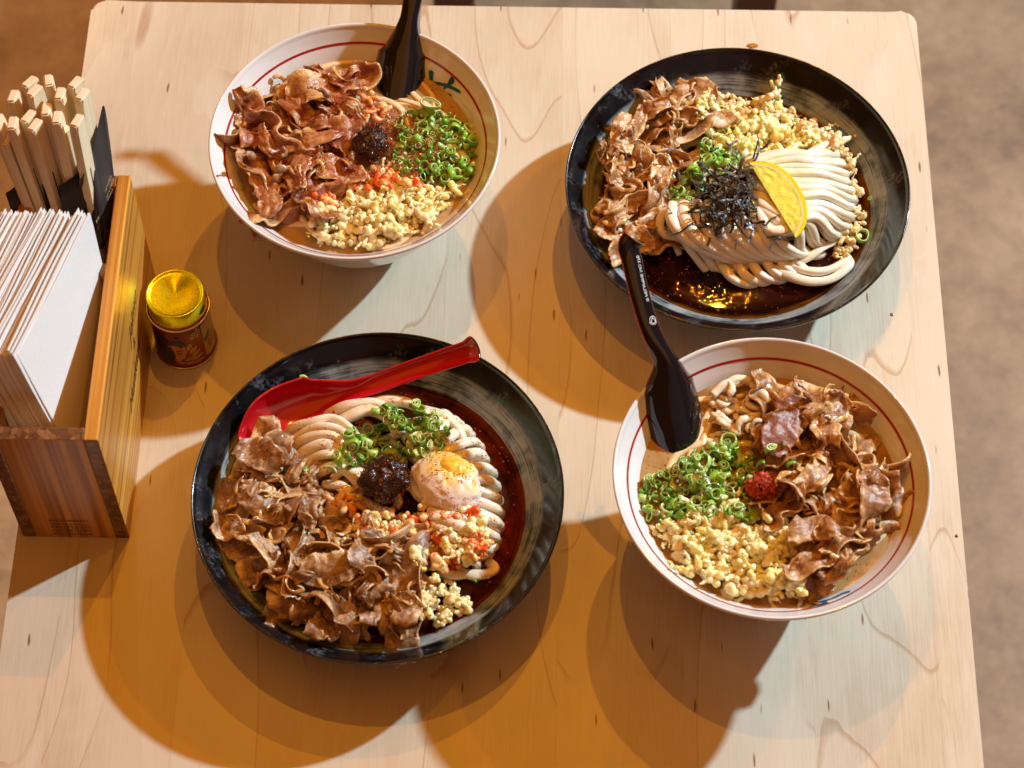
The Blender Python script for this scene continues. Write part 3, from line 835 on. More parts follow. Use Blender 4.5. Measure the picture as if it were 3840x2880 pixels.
noodle(t, zn('BL', [(1300, 1170, .033), (1370, 1200, .032), (1450, 1195, .030)]), M['noodleO'], .0026, rng)

for k, lab in (('TL', 'pale udon noodles sunk in the broth of the '), ('BR', 'pale udon noodles glimpsed under the scallions in the ')):
    nt[k] = t = thing('udon_noodles', lab + WHO[k], 'noodles', (*BX[k], BZ[k]))
    noodle_bed(k, t, M['noodleS'], 22, .070, lambda r: BZ['TL'] - .0005 - r * .012, 3 if k == 'TL' else 4)
t = nt['BR']
for pa in ([(660, 330), (730, 275), (800, 275), (850, 310), (860, 360)], [(820, 310), (880, 300), (920, 330), (925, 380)], [(840, 350), (890, 350), (925, 400)], [(540, 760), (560, 830), (600, 890), (640, 930)], [(520, 740), (535, 820), (575, 900), (600, 960)], [(430, 800), (520, 830), (600, 870)], [(610, 360), (680, 300), (760, 290)]):
    noodle(t, zn('BR', [(x, y, .081 + .003 * math.sin(q + .5)) for q, (x, y) in enumerate(pa)]), M['noodle'], .0027, rng)

# ------------------------------------------------------------------ crumbs, scallions and other small pieces
def remeshed(name, balls, vox, mat, sm=2, tex=0.0, seed=0):
    bm = bmesh.new()
    for (p, r) in balls: bmesh.ops.create_icosphere(bm, subdivisions=2, radius=r, matrix=Matrix.Translation(p))
    me = bpy.data.meshes.new('tmp'); bm.to_mesh(me); bm.free()
    o = bpy.data.objects.new('tmp', me); C.objects.link(o)
    md = o.modifiers.new('r', 'REMESH'); md.mode = 'VOXEL'; md.voxel_size = vox
    ms = o.modifiers.new('s', 'SMOOTH'); ms.factor = .5; ms.iterations = sm
    dg = bpy.context.evaluated_depsgraph_get()
    res = bpy.data.meshes.new_from_object(o.evaluated_get(dg))
    bpy.data.objects.remove(o); bpy.data.meshes.remove(me)
    res.name = name
    if tex:
        for v in res.vertices:
            c = v.co
            v.co = c + c.normalized() * tex * (nz(c.x * 600, c.y * 600, c.z * 600 + seed) + .7 * nz(c.x * 1500, c.y * 1500, c.z * 1500 + seed))
    res.materials.clear(); res.materials.append(mat); res.shade_smooth()
    return res
def crumb_mesh(rng, size, mat):
    kind = rng.random()
    balls = []
    st = Vector((rng.uniform(.7, 1.25), rng.uniform(.6, 1.1), rng.uniform(.5, 1.0)))
    if kind < .42:                      # craggy cluster
        for _ in range(rng.randint(8, 13)):
            d = Vector((rng.gauss(0, 1), rng.gauss(0, 1), rng.gauss(0, 1)))
            d = d.normalized() * rng.uniform(.10, .72) * size
            balls.append((Vector((d.x * st.x, d.y * st.y, d.z * st.z)), size * rng.uniform(.20, .40)))
    elif kind < .68:                    # bent tail
        a, p, r = rng.uniform(0, 6.28), Vector((-.8 * size, 0, 0)), size * rng.uniform(.26, .42)
        for i in range(12):
            balls.append((p + Vector((rng.gauss(0, .08), rng.gauss(0, .08), rng.gauss(0, .08))) * size, max(r, size * .15)))
            a += rng.uniform(-.7, .7)
            p += Vector((math.cos(a), math.sin(a), rng.uniform(-.5, .5))) * size * .2
            r *= rng.uniform(.74, 1.04)
    else:                               # ragged flake
        for _ in range(rng.randint(12, 20)):
            a, r = rng.uniform(0, 6.28), size * math.sqrt(rng.random())
            balls.append((Vector((r * math.cos(a) * st.x, r * math.sin(a) * st.y * .8, size * rng.gauss(0, .10) + .25 * r * math.sin(a * 2))), size * rng.uniform(.17, .30)))
    return remeshed('crumb', balls, size * .080, mat, 1, size * .050, rng.random() * 50)
rng = random.Random(21)
CR = [crumb_mesh(rng, .0074, M['crumbY']) for _ in range(26)]
def recol(ms, mat):
    out = []
    for m in ms:
        c = m.copy(); c.materials.clear(); c.materials.append(mat); out.append(c)
    return out
CRS, CRR, CRP = recol(CR, M['crumbS']), recol(CR, M['crumbR']), recol(CR, M['crumbP'])
FATB = recol(CR, M['fatbit'])

# ------------------------------------------------------------------ beef
def beef_mesh(rng, L, Wd, curl, mat, ruffle=1.0, fatty=.3):
    nu, nv = 58, 13
    ph = [rng.uniform(0, 6.28) for _ in range(8)]
    sd = rng.uniform(0, 100)
    th, xs, zs = 0.0, [0.0], [0.0]
    ths = []
    f1, f2 = rng.uniform(.5, 1.1), max(1.0, L / rng.uniform(.024, .040))
    for i in range(nu):
        u = i / nu
        ths.append(curl * (.45 * math.sin(2 * PI * f1 * u + ph[0]) + .95 * math.sin(2 * PI * f2 * (u + .05 * math.sin(u * 7 + ph[5])) + ph[1])))
    mth = sum(ths) / nu
    ths = [q - mth * .9 for q in ths]
    for q in ths:
        xs.append(xs[-1] + math.cos(q) * L / nu); zs.append(zs[-1] + math.sin(q) * L / nu)
    mx, mz = sum(xs) / len(xs), sum(zs) / len(zs)
    ths.append(ths[-1])
    tw0, tw1 = rng.uniform(-.5, .5), rng.uniform(-.6, .6)
    bend = rng.uniform(-.006, .006)
    side = rng.choice((-1, 1))
    top, bot, fat = [], [], []
    for i in range(nu + 1):
        u = i / nu
        tw = tw0 + tw1 * (u - .5) * 2
        pr = (1 - abs(2 * u - 1) ** 5) ** .6 * (.86 + .26 * nz(u * 2.4, sd, 0) + .12 * nz(u * 7, sd, 3))
        T = Vector((math.cos(ths[i]), 0, math.sin(ths[i])))
        Nn = Vector((-math.sin(ths[i]), 0, math.cos(ths[i])))
        for j in range(nv):
            v = j / (nv - 1) * 2 - 1
            rag = 1 + .10 * nz(u * 9, v * 3, sd) + .06 * nz(u * 26, v * 3, sd + 7)
            wy = v * Wd / 2 * max(pr, .5) * (rag if abs(v) > .6 else 1)
            # edge ruffles, bigger towards the outer edge
            rf = ruffle * .0021 * abs(v) ** 1.5 * math.sin(2 * PI * (2.0 + .9 * (v > 0)) * u + ph[2] + v * 1.1) + ruffle * .0006 * v * v * math.sin(2 * PI * 6.3 * u + ph[3])
            cup = .12 * Wd * (v * v) * math.sin(ph[4] + u * 2)
            lump = .0018 * nz(u * 5, v * 2.2, sd + 20) + .0008 * nz(u * 13, v * 6, sd + 30) + .0003 * nz(u * 30, v * 11, sd + 33)
            p = Vector((xs[i] - mx, 0, zs[i] - mz)) + Vector((0, 1, 0)) * (wy * math.cos(tw) + bend * (2 * u - 1) ** 2) + Nn * (rf + cup + lump + wy * math.sin(tw))
            th_ = .0012 * (.55 + .45 * (1 - abs(v) ** 3)) * (1 - .5 * abs(2 * u - 1) ** 6) * (1 + .5 * nz(u * 9, v * 5, sd + 40))
            top.append(p + Nn * th_); bot.append(p - Nn * th_)
            e = max(sstep(.30, .95, side * v) * .8, sstep(.7, 1.0, abs(v)) * .7) + .25 * (nz(u * 5, v * 2.2, sd + 50) > .18)
            fat.append(min(1, max(0, fatty + .55 * e + .30 * nz(u * 6, v * 4, sd + 60) - .12)))
    n = len(top)
    V = top + bot
    F = []
    for i in range(nu):
        for j in range(nv - 1):
            a, b2, c2, d2 = i * nv + j, (i + 1) * nv + j, (i + 1) * nv + j + 1, i * nv + j + 1
            F.append((a, b2, c2, d2)); F.append((d2 + n, c2 + n, b2 + n, a + n))
        a, b2 = i * nv, (i + 1) * nv
        F.append((a + n, b2 + n, b2, a)); a += nv - 1; b2 += nv - 1
        F.append((a, b2, b2 + n, a + n))
    for j in range(nv - 1):
        F.append((j, j + 1, j + 1 + n, j + n)); a = nu * nv + j
        F.append((a + n, a + 1 + n, a + 1, a))
    me = mesh('beef_slice', V, F, mat)
    global LAST_LEN
    LAST_LEN = max(xs) - min(xs)
    attr(me, 'fat', fat + fat)
    return me
def onion_mesh(rng, mat):
    n = 9
    a = rng.uniform(0, 6.28); p = Vector((0, 0, 0)); pts = []
    k = rng.uniform(1.5, 4.6) * rng.choice((-1, 1))
    for i in range(n):
        pts.append(p.copy())
        a += k / n + rng.uniform(-.3, .3)
        p += Vector((math.cos(a), math.sin(a), rng.uniform(-.5, .5))) * rng.uniform(.0020, .0030)
    c = sum(pts, Vector()) / n
    pts = [q - c for q in pts]
    wd = rng.uniform(.0012, .0022)
    V, F = tube(cat_rom(pts, 26), lambda t: wd * (.35 + .65 * math.sin(PI * min(1, t + .1)) ** .5) * (1 + .15 * math.sin(t * 17)), 8, .2, .34, rng.uniform(-2.5, 2.5))
    return mesh('onion_strip', V, F, mat)
def beef_heap(k, poly, z, n, label, mat, seed, size=(.034, .056), wid=(.019, .031), curl=(.45, 1.1), gap=.015, onions=16, big=()):
    rng = random.Random(seed)
    t = thing('beef_topping', label, 'beef', (*BX[k], BZ[k]))
    H = heaps[k]
    def put(x, y, rz, L, Wd, cu, m, ru=1.0, fatty=.25, tilt=.35, dz=0.0, roll=0.0):
        me = beef_mesh(rng, L, Wd, cu, m, ru, fatty)
        foot = max(LAST_LEN, Wd) * .5
        dd = math.hypot(x - H.x, y - H.y); lim = RMAX[k] + .004 - foot * .75
        if dd > lim: x, y = H.x + (x - H.x) * lim / dd, H.y + (y - H.y) * lim / dd
        zz = H.drop(x, y, foot * .75, .0034, .5)
        o = link('beef_slice', me, t, Vector((x, y, zz + .0020 + dz)) - t.location)
        o.scale = (1.06, 1.06, .74)
        o.rotation_euler = (rng.uniform(-tilt, tilt) + roll, rng.uniform(-tilt, tilt), rz)
        return o
    for i, (x, y) in enumerate(scatter(k, poly, z, n, rng, gap, .006)):
        if i % 3 == 0:      # broad, loosely folded
            put(x, y, rng.uniform(0, 6.28), rng.uniform(*size), rng.uniform(*wid), rng.uniform(*curl), mat, rng.uniform(.6, 1.3), rng.uniform(.08, .35))
        else:               # long strip folded over itself like a ribbon
            put(x, y, rng.uniform(0, 6.28), rng.uniform(.055, .095), rng.uniform(.016, .027), rng.uniform(.85, 1.25), mat, rng.uniform(.5, 1.1), rng.uniform(.12, .45), .3, 0.0, rng.choice((-1, 1)) * rng.uniform(.1, 1.0))
    for (px, py, rz, L, Wd, cu, m, fatty, dz) in big:
        p = zp(k, px, py, z + .006)
        put(p.x, p.y, rz, L, Wd, cu, m, .8, fatty, .12, dz)
    for x, y in scatter(k, poly, z, n // 3, rng, gap * .8, .007):         # narrow shreds between the slices
        o = put(x, y, rng.uniform(0, 6.28), rng.uniform(.026, .050), rng.uniform(.005, .010), rng.uniform(1.1, 1.5), mat, .5, rng.uniform(.15, .60), .5)
        o.name = 'beef_shred'
    for x, y in scatter(k, poly, z, n // 2, rng, gap, .006):
        s = rng.uniform(.5, .95)
        o = link('fat_bit', rng.choice(FATB), t, Vector((x, y, H.get(x, y) + .001)) - t.location)
        o.scale = (s * 1.2, s, s * .7); o.rotation_euler = (rng.uniform(0, 6), rng.uniform(0, 6), rng.uniform(0, 6))
    for x, y in scatter(k, poly, z, onions, rng, gap * .8, .006):
        o = link('onion_strip', onion_mesh(rng, M['onion']), t, Vector((x, y, H.get(x, y) + .0015)) - t.location)
        o.rotation_euler = (rng.uniform(-.5, .5), rng.uniform(-.5, .5), rng.uniform(0, 6.28))
    return t
beef_heap('TL', [(215, 600), (330, 550), (500, 400), (640, 330), (850, 350), (940, 470), (900, 640), (880, 760), (960, 900), (980, 1010), (850, 1080), (680, 1200), (520, 1270), (380, 1220), (330, 1000), (250, 860)], .086, 22,
          'glossy beef slices dusted with red chili in the ' + WHO['TL'], M['beefTL'], 11, gap=.015, onions=10,
          big=[(700, 470, .1, .044, .026, .7, M['beefTL'], .45, .004), (320, 700, 1.3, .036, .020, 1.2, M['beefTL'], .15, .003), (680, 790, .25, .046, .016, .5, M['beefTL'], .35, .003), (860, 960, -.2, .034, .020, .6, M['beefTL'], .45, .003), (580, 1020, 1.2, .034, .020, .9, M['beefTL'], .35, .003), (410, 1110, 1.9, .036, .018, .5, M['beefTL'], .40, .003)])
beef_heap('TR', [(215, 450), (330, 400), (530, 320), (730, 270), (790, 350), (730, 480), (700, 630), (600, 720), (610, 850), (530, 1100), (400, 1080), (300, 1080), (200, 1020), (170, 800), (200, 600)], .044, 28,
          'tan simmered beef slices heaped at the left of the ' + WHO['TR'], M['beefTR'], 12, gap=.014, onions=20,
          big=[(440, 520, 1.0, .046, .013, .35, M['beefTR'], .12, .006), (600, 400, .4, .036, .014, .6, M['beefTR'], .25, .005), (290, 1010, 1.1, .032, .020, .5, M['beefTR'], .3, .003), (470, 1090, -.2, .024, .020, .4, M['beefTR'], .25, .002), (600, 760, 1.4, .036, .016, .8, M['beefTR'], .4, .004), (240, 480, 1.5, .030, .018, .8, M['beefTR'], .55, .004)])
beef_heap('BL', [(300, 600), (460, 620), (640, 760), (700, 900), (920, 1060), (1130, 1200), (1150, 1290), (1050, 1390), (1050, 1500), (890, 1530), (740, 1510), (470, 1370), (310, 1250), (205, 970), (240, 770)], .043, 50,
          'large heap of brown beef and onion in the ' + WHO['BL'], M['beefBL'], 13, gap=.0145, onions=34,
          big=[(350, 640, -.5, .030, .024, .35, M['beefBL'], .18, .006), (590, 900, 1.35, .030, .013, .9, M['beefBL'], .15, .006), (860, 1110, 1.2, .028, .018, .4, M['beefBL'], .1, .006), (690, 1200, .2, .036, .022, .5, M['beefBL'], .3, .005), (680, 1420, .9, .036, .020, .9, M['beefBL'], .2, .004), (1060, 1380, 1.4, .036, .018, 1.2, M['beefBL'], .4, .005), (380, 860, -.5, .034, .02, .6, M['beefBL'], .25, .005)])
beef_heap('BR', [(960, 380), (1080, 320), (1230, 320), (1310, 480), (1320, 640), (1510, 780), (1570, 950), (1530, 1120), (1440, 1240), (1380, 1330), (1240, 1420), (1170, 1350), (1020, 1260), (1080, 1130), (1030, 920), (900, 690)], .087, 32,
          'dark glossy red-brown beef slices on the right side of the ' + WHO['BR'], M['beefBR'], 14, gap=.0145, onions=20,
          big=[(1010, 530, 1.15, .042, .024, .25, M['beefdk'], .12, .006), (1190, 380, -.3, .036, .022, .6, M['beefBR'], .35, .005), (1220, 560, 1.7, .036, .018, .9, M['beefBR'], .5, .005), (1510, 940, 1.5, .036, .022, .7, M['beefBR'], .2, .004), (1160, 1110, .1, .034, .018, .8, M['beefBR'], .3, .005), (1330, 1340, .8, .040, .012, 1.4, M['beefBR'], .4, .003), (1180, 830, 1.0, .032, .016, .9, M['beefBR'], .3, .005)])

# ------------------------------------------------------------------ crumb heaps
def crumb_heap(k, poly, z, n, label, seed, pick, scale=(.38, 1.15), gap=.0053, passes=None, thick=.0036, name='fried_batter_crumbs', piece='crumb'):
    rng = random.Random(seed)
    t = thing(name, label, 'batter crumbs', (*BX[k], BZ[k]))
    H = heaps[k]
    for x, y in scatter(k, poly, z, n, rng, gap, .0085):
        s = rng.uniform(*scale) * rng.choice((.75, 1.0, 1.0))
        if rng.random() < .12: s *= 1.3
        zz = min(H.drop(x, y, .0046 * s, thick * s, .45), H.z + (.0085 if k in ('TL', 'BR') else .0235))
        o = link(piece, rng.choice(pick(x - BX[k][0], y - BX[k][1], rng)), t, Vector((x, y, zz + .0014 * s)) - t.location)
        o.scale = (s, s, s * rng.uniform(.8, 1.1))
        o.rotation_euler = (rng.uniform(-.55, .55), rng.uniform(-.5, .5), rng.uniform(0, 6.28))
    return t
crumb_heap('TL', [(990, 1090), (1100, 1010), (1250, 1060), (1400, 1090), (1620, 1040), (1640, 1120), (1500, 1320), (1300, 1400), (1000, 1440), (720, 1420), (640, 1370), (700, 1270), (850, 1200), (900, 1140)], .085, 210,
           'pale fried batter crumbs soaking at the near side of the ' + WHO['TL'], 31, lambda x, y, g: CRP if g.random() < .6 else (CR if g.random() < .85 else CRS))
crumb_heap('TL', [(940, 1000), (1080, 940), (1300, 960), (1360, 1050), (1200, 1060), (1000, 1080), (900, 1090), (700, 1250), (680, 1200)], .088, 34,
           'chili-stained orange crumbs between beef and scallions in the ' + WHO['TL'], 32, lambda x, y, g: CRR, name='chili_crumbs')
def trpick(x, y, g):
    d = math.hypot(x, y)
    return CRS if g.random() < sstep(.060, .085, d) else CR
crumb_heap('TR', [(840, 210), (1050, 190), (1280, 225), (1400, 270), (1500, 350), (1580, 480), (1640, 590), (1560, 600), (1420, 560), (1330, 640), (1200, 650), (1060, 600), (930, 560), (800, 450), (850, 330)], .044, 270,
           'yellow fried batter crumbs heaped at the far side of the ' + WHO['TR'], 33, trpick, gap=.0042)
crumb_heap('TR', [(1560, 600), (1660, 640), (1740, 800), (1760, 1000), (1700, 1180), (1600, 1240), (1560, 1200), (1690, 1000), (1680, 850), (1620, 700)], .030, 46,
           'soaked brown crumbs floating at the right edge of the ' + WHO['TR'], 34, lambda x, y, g: CRS, scale=(.4, .8), name='soaked_crumbs')
crumb_heap('BL', [(780, 890), (900, 860), (1050, 880), (1130, 830), (1230, 850), (1340, 860), (1450, 980), (1420, 1070), (1260, 1100), (1160, 1150), (1010, 1060), (830, 1000)], .055, 120,
           'orange-red chili-stained crumbs in front of the egg in the ' + WHO['BL'], 35, lambda x, y, g: CRR if g.random() < .74 else CR, scale=(.6, 1.2), name='chili_crumbs')
crumb_heap('BL', [(1190, 1250), (1340, 1300), (1340, 1400), (1240, 1430), (1150, 1460), (1110, 1400)], .034, 34,
           'pale batter beads right of the beef in the ' + WHO['BL'], 36, lambda x, y, g: CRP, scale=(.6, .9), name='batter_beads')
crumb_heap('BR', [(260, 1090), (420, 1020), (600, 980), (680, 990), (880, 1080), (1000, 1040), (1040, 1150), (990, 1290), (1130, 1370), (1110, 1470), (920, 1520), (650, 1440), (430, 1290), (280, 1140)], .086, 280,
           'golden fried batter crumbs heaped at the near left of the ' + WHO['BR'], 37, lambda x, y, g: CR if g.random() < .66 else CRP)

def ring_mesh(rng, mat):
    ro = rng.uniform(.0026, .0050); wl = rng.uniform(.0007, .0013); ln = rng.uniform(.0024, .0066)
    ov = rng.uniform(.40, 1.0)
    full = rng.random() < .62
    span = 2 * PI if full else rng.uniform(1.1, 4.6)
    n = 26
    V, F, T = [], [], []
    cols = [(ro, 0, 1), (ro * 1.01, .5, 1), (ro, 1, 1), (ro - wl, 1, .1), (ro - wl, .5, 0), (ro - wl, 0, .1)]
    m = n if full else n + 1
    sk = rng.uniform(-.5, .5)
    for i in range(m):
        a = span * i / n
        wob = 1 + .07 * math.sin(2 * a + sk * 5) + .05 * math.sin(3 * a + sk * 9)
        for r, q, tn in cols:
            V.append((r * wob * math.cos(a), r * wob * ov * math.sin(a), (q - .5) * ln + sk * .35 * r * math.cos(a)))
            T.append(tn)
    for i in range(n):
        i2 = (i + 1) % m if full else i + 1
        for j in range(6):
            j2 = (j + 1) % 6
            F.append((i * 6 + j, i2 * 6 + j, i2 * 6 + j2, i * 6 + j2))
    if not full:
        F.append((0, 1, 2, 3, 4, 5)); F.append(tuple(n * 6 + j for j in (5, 4, 3, 2, 1, 0)))
    if rng.random() < .35 and full:     # a second, paler ring inside
        b0 = len(V)
        r2 = (ro - wl) * .72
        for i in range(n):
            a = span * i / n
            for r, q in ((r2, 0), (r2, 1), (r2 - wl * .9, 1), (r2 - wl * .9, 0)):
                V.append((r * math.cos(a) + ro * .1, r * ov * math.sin(a), (q - .5) * ln * .95)); T.append(.25)
        for i in range(n):
            i2 = (i + 1) % n
            for j in range(4):
                j2 = (j + 1) % 4
                F.append((b0 + i * 4 + j, b0 + i2 * 4 + j, b0 + i2 * 4 + j2, b0 + i * 4 + j2))
    me = mesh('scallion_ring', V, F, mat)
    attr(me, 'tone', T)
    return me
rng = random.Random(44)
RINGS = [ring_mesh(rng, M['scallion']) for _ in range(34)]
def scallion_heap(k, poly, z, n, label, seed, gap=.0040, scale=(.50, 1.12), lay=.0019):
    rng = random.Random(seed)
    t = thing('scallion_topping', label, 'scallions', (*BX[k], BZ[k]))
    H = heaps[k]
    for x, y in scatter(k, poly, z, n, rng, gap):
        s = rng.uniform(*scale)
        zz = H.drop(x, y, .0045 * s, lay, .45)
        o = link('scallion_ring', rng.choice(RINGS), t, Vector((x, y, zz + .0018)) - t.location)
        o.scale = (s, s, s)
        flat = rng.random()
        tl = .45 if flat < .4 else 1.3
        o.rotation_euler = (rng.uniform(-tl, tl), rng.uniform(-tl, tl), rng.uniform(0, 6.28))
    return t
scallion_heap('TL', [(1210, 600), (1420, 590), (1560, 600), (1670, 680), (1690, 880), (1650, 1000), (1430, 1010), (1250, 990), (1160, 910), (1220, 780)], .086, 125,
              'chopped green scallions in broth on the right of the ' + WHO['TL'], 51)
scallion_heap('TR', [(830, 510), (940, 500), (1060, 570), (1040, 640), (860, 700), (760, 830), (680, 880), (650, 810), (740, 680), (820, 600)], .060, 90,
              'small green scallion heap beside the seaweed in the ' + WHO['TR'], 52, gap=.004)
scallion_heap('BL', [(790, 460), (900, 380), (1060, 340), (1130, 360), (1240, 430), (1250, 550), (1110, 610), (980, 580), (840, 620), (770, 660), (700, 600)], .060, 130,
              'bright green chopped scallions beside the red spoon in the ' + WHO['BL'], 53)
scallion_heap('BR', [(560, 620), (700, 590), (860, 700), (890, 780), (790, 850), (870, 1020), (800, 1060), (600, 1000), (440, 1030), (280, 1040), (190, 860), (260, 760), (450, 720)], .087, 170,
              'chopped green scallions around the black spoon tip in the ' + WHO['BR'], 54)
def loose(k, x, y, z, label, s=1.0, rot=(.3, .1, 0), i=0):
    o = link('scallion_ring', RINGS[i], None, zp(k, x, y, z))
    o.scale = (s, s, s); o.rotation_euler = rot
    return tag(o, label, 'scallion', 'stray scallion rings')
loose('TR', 1722, 1100, .031, 'lone pale scallion ring floating at the right edge of the ' + WHO['TR'], .95, (.1, .1, 0), 3)
loose('TR', 1765, 885, .034, 'tiny bright green scallion scrap above the floating ring in the ' + WHO['TR'], .42, (.8, .1, 1), 7)
loose('BL', 675, 705, .054, 'pale thick scallion ring lying between beef and noodles in the ' + WHO['BL'], 1.35, (.35, .25, 0), 5)
loose('BL', 565, 700, .050, 'dark green scallion scrap next to the beef in the ' + WHO['BL'], 1.0, (1.2, .2, .4), 2)
loose('BL', 1360, 1230, .032, 'scallion ring floating in oil at the near right of the ' + WHO['BL'], 1.0, (.1, .15, 0), 9)
loose('BL', 555, 262, .046, 'scallion scrap stuck to the far wall of the ' + WHO['BL'], .9, (.9, .1, .2), 11)
loose('BR', 930, 655, .097, 'single green scallion ring on the dark beef slice in the ' + WHO['BR'], 1.1, (.2, .1, .5), 0)
loose('BR', 1050, 745, .096, 'small pale scallion piece below the dark beef slice in the ' + WHO['BR'], .9, (1.2, .3, .2), 6)
loose('TL', 1415, 562, .088, 'white oval scallion slice by the spoon in the ' + WHO['TL'], 1.4, (.25, .1, -.3), 4)

# ------------------------------------------------------------------ chili paste, powder, egg, lemon, seaweed, shrimp
def grains(rng, n, rad, centre_fn, mat, name, size=(.0004, .0009)):
    V, F = [], []
    for _ in range(n):
        p = centre_fn(rng); s = rng.uniform(*size)
        a = Matrix.Rotation(rng.uniform(0, 6.28), 3, Vector((rng.gauss(0, 1), rng.gauss(0, 1), rng.gauss(0, 1))).normalized())
        b0 = len(V)
        for q in ((1, 0, 0), (-1, 0, 0), (0, .8, 0), (0, -.8, 0), (0, 0, .5), (0, 0, -.5)):
            V.append(p + a @ (Vector(q) * s))
        for f in ((0, 2, 4), (2, 1, 4), (1, 3, 4), (3, 0, 4), (2, 0, 5), (1, 2, 5), (3, 1, 5), (0, 3, 5)): F.append(tuple(b0 + i for i in f))
    return mesh(name, V, F, mat, False)
def paste_ball(k, x, y, z, rad, label, seed, flat=.85):
    rng = random.Random(seed)
    c = zp(k, x, y, z)
    t = thing('chili_paste', label, 'chili paste', c)
    balls = [(Vector((0, 0, 0)), rad * .80)]
    for _ in range(42):
        d = Vector((rng.gauss(0, 1), rng.gauss(0, 1), rng.gauss(0, .9))).normalized()
        balls.append((d * rad * rng.uniform(.66, .86), rad * rng.uniform(.10, .24)))
    me = remeshed('paste_ball', balls, rad * .045, M['paste'], 1, rad * .045, seed)
    o = link('paste_ball', me, t); o.scale = (1, 1, flat)
    def cf(g):
        d = Vector((g.gauss(0, 1), g.gauss(0, 1), g.gauss(0, 1))).normalized()
        q = d * rad * g.uniform(.92, 1.0); q.z *= flat
        return q
    for mt, n in ((M['flakeD'], 260), (M['flake'], 70)):
        f = link('chili_flakes', grains(rng, n, rad, cf, mt, 'chili_flakes', (.0004, .0010)), t); f['kind'] = 'stuff'
    return t
paste_ball('TL', 1050, 800, .090, .0135, 'dark red-black chili paste ball in the ' + WHO['TL'], 61)
paste_ball('BL', 945, 730, .060, .0162, 'dark chili paste ball beside the egg in the ' + WHO['BL'], 62, .9)

def powder(k, x, y, rx, label, seed, n=900, lift=.0):
    rng = random.Random(seed)
    c = zp(k, x, y, .090)
    zz = max(heaps[k].get(c.x + i * .003, c.y + j * .003) for i in (-1, 0, 1) for j in (-1, 0, 1)) - .001
    t = thing('chili_powder', label, 'chili powder', (c.x, c.y, zz))
    balls = []
    for _ in range(46):
        a, r = rng.uniform(0, 6.28), rx * math.sqrt(rng.random())
        balls.append((Vector((r * math.cos(a), r * .8 * math.sin(a), .0030 * (1 - (r / rx) ** 2) + rng.uniform(-.001, .001) + lift)), rng.uniform(.0011, .0022)))
    link('powder_clump', remeshed('powder_clump', balls, .00045, M['powder'], 1, .0003, seed), t)
    def cf(g):
        a, r = g.uniform(0, 6.28), rx * 1.25 * math.sqrt(g.random())
        return Vector((r * math.cos(a), r * .8 * math.sin(a), .0050 * max(0, 1 - (r / rx) ** 2) + g.uniform(-.0003, .0012) + lift))
    f = link('powder_grains', grains(rng, n, rx, cf, M['powder'], 'powder_grains', (.0003, .0007)), t); f['kind'] = 'stuff'
powder('BR', 895, 850, .0095, 'clump of orange-red chili powder on the scallions in the ' + WHO['BR'], 63, lift=.0020)

def dust(k, poly, z, n, label, seed, mat, size=(.0003, .0007)):
    rng = random.Random(seed)
    P = [tuple(zp(k, a, b, z)[:2]) for a, b in poly]
    t = thing('chili_dust', label, 'chili dust', (*BX[k], BZ[k]))
    x0, x1 = min(p[0] for p in P), max(p[0] for p in P); y0, y1 = min(p[1] for p in P), max(p[1] for p in P)
    def cf(g):
        while True:
            x, y = g.uniform(x0, x1), g.uniform(y0, y1)
            if inside(P, x, y) and nz(x * 130, y * 130, seed) > -.05 + .3 * g.random() - .15:
                return Vector((x, y, heaps[k].get(x, y) + g.uniform(.0004, .0040))) - t.location
    o = link('dust_grains', grains(rng, n, 0, cf, mat, 'dust_grains', size), t); o['kind'] = 'stuff'
eg_ = zp('BL', 1235, 755, .0525)
for i in range(-11, 12):
    for j in range(-11, 12):
        d2_ = (i * i + j * j) / 110.0
        if d2_ < 1:
            key_ = (round(eg_.x / .002) + i, round(eg_.y / .002) + j)
            heaps['BL'].h[key_] = max(heaps['BL'].h.get(key_, -1), .0515 + .0135 * math.sqrt(1 - d2_))
dust('TL', [(640, 350), (920, 380), (1150, 520), (1400, 680), (1550, 720), (1350, 1000), (1000, 1060), (850, 1000), (640, 1250), (500, 1150), (700, 850), (780, 560)], .088, 4200, 'fine red chili dust over beef and crumbs in the ' + WHO['TL'], 66, M['powder'])
dust('BL', [(620, 560), (800, 480), (1000, 560), (1300, 560), (1480, 760), (1480, 1000), (1300, 1100), (1000, 1050), (760, 920), (720, 800)], .052, 1500, 'fine red chili dust over noodles and crumbs in the ' + WHO['BL'], 67, M['powder'])

# egg
ec = zp('BL', 1235, 755, .0525)
egg = thing('poached_egg', 'soft poached egg with yellow yolk in the ' + WHO['BL'], 'egg', ec)
bm = bmesh.new(); bmesh.ops.create_icosphere(bm, subdivisions=5, radius=1.0)
for v in bm.verts:
    c = v.co.copy()
    f = 1 + .11 * nz(c.x * 1.7, c.y * 1.7, c.z * 1.7 + 4) + .05 * nz(c.x * 4, c.y * 4, c.z * 4) + .03 * nz(c.x * 9, c.y * 9, c.z * 9)
    v.co = Vector((c.x * .0230 * f, c.y * .0195 * f, c.z * .0130 * f))
link('egg_white', bm_mesh('egg_white', bm, M['eggw']), egg).rotation_euler = (0, 0, -.5)
bm = bmesh.new(); bmesh.ops.create_icosphere(bm, subdivisions=5, radius=1.0)
for v in bm.verts:
    c = v.co.copy()
    f = 1 + .09 * nz(c.x * 1.9 + 9, c.y * 1.9, c.z * 1.9) + .03 * nz(c.x * 6, c.y * 6, c.z * 6)
    v.co = Vector((c.x * .0120 * f, c.y * .0100 * f, c.z * .0090 * f))
o = link('egg_yolk', bm_mesh('egg_yolk', bm, M['yolk']), egg, (.0040, .0050, .0044)); o.rotation_euler = (.1, .1, -.3)

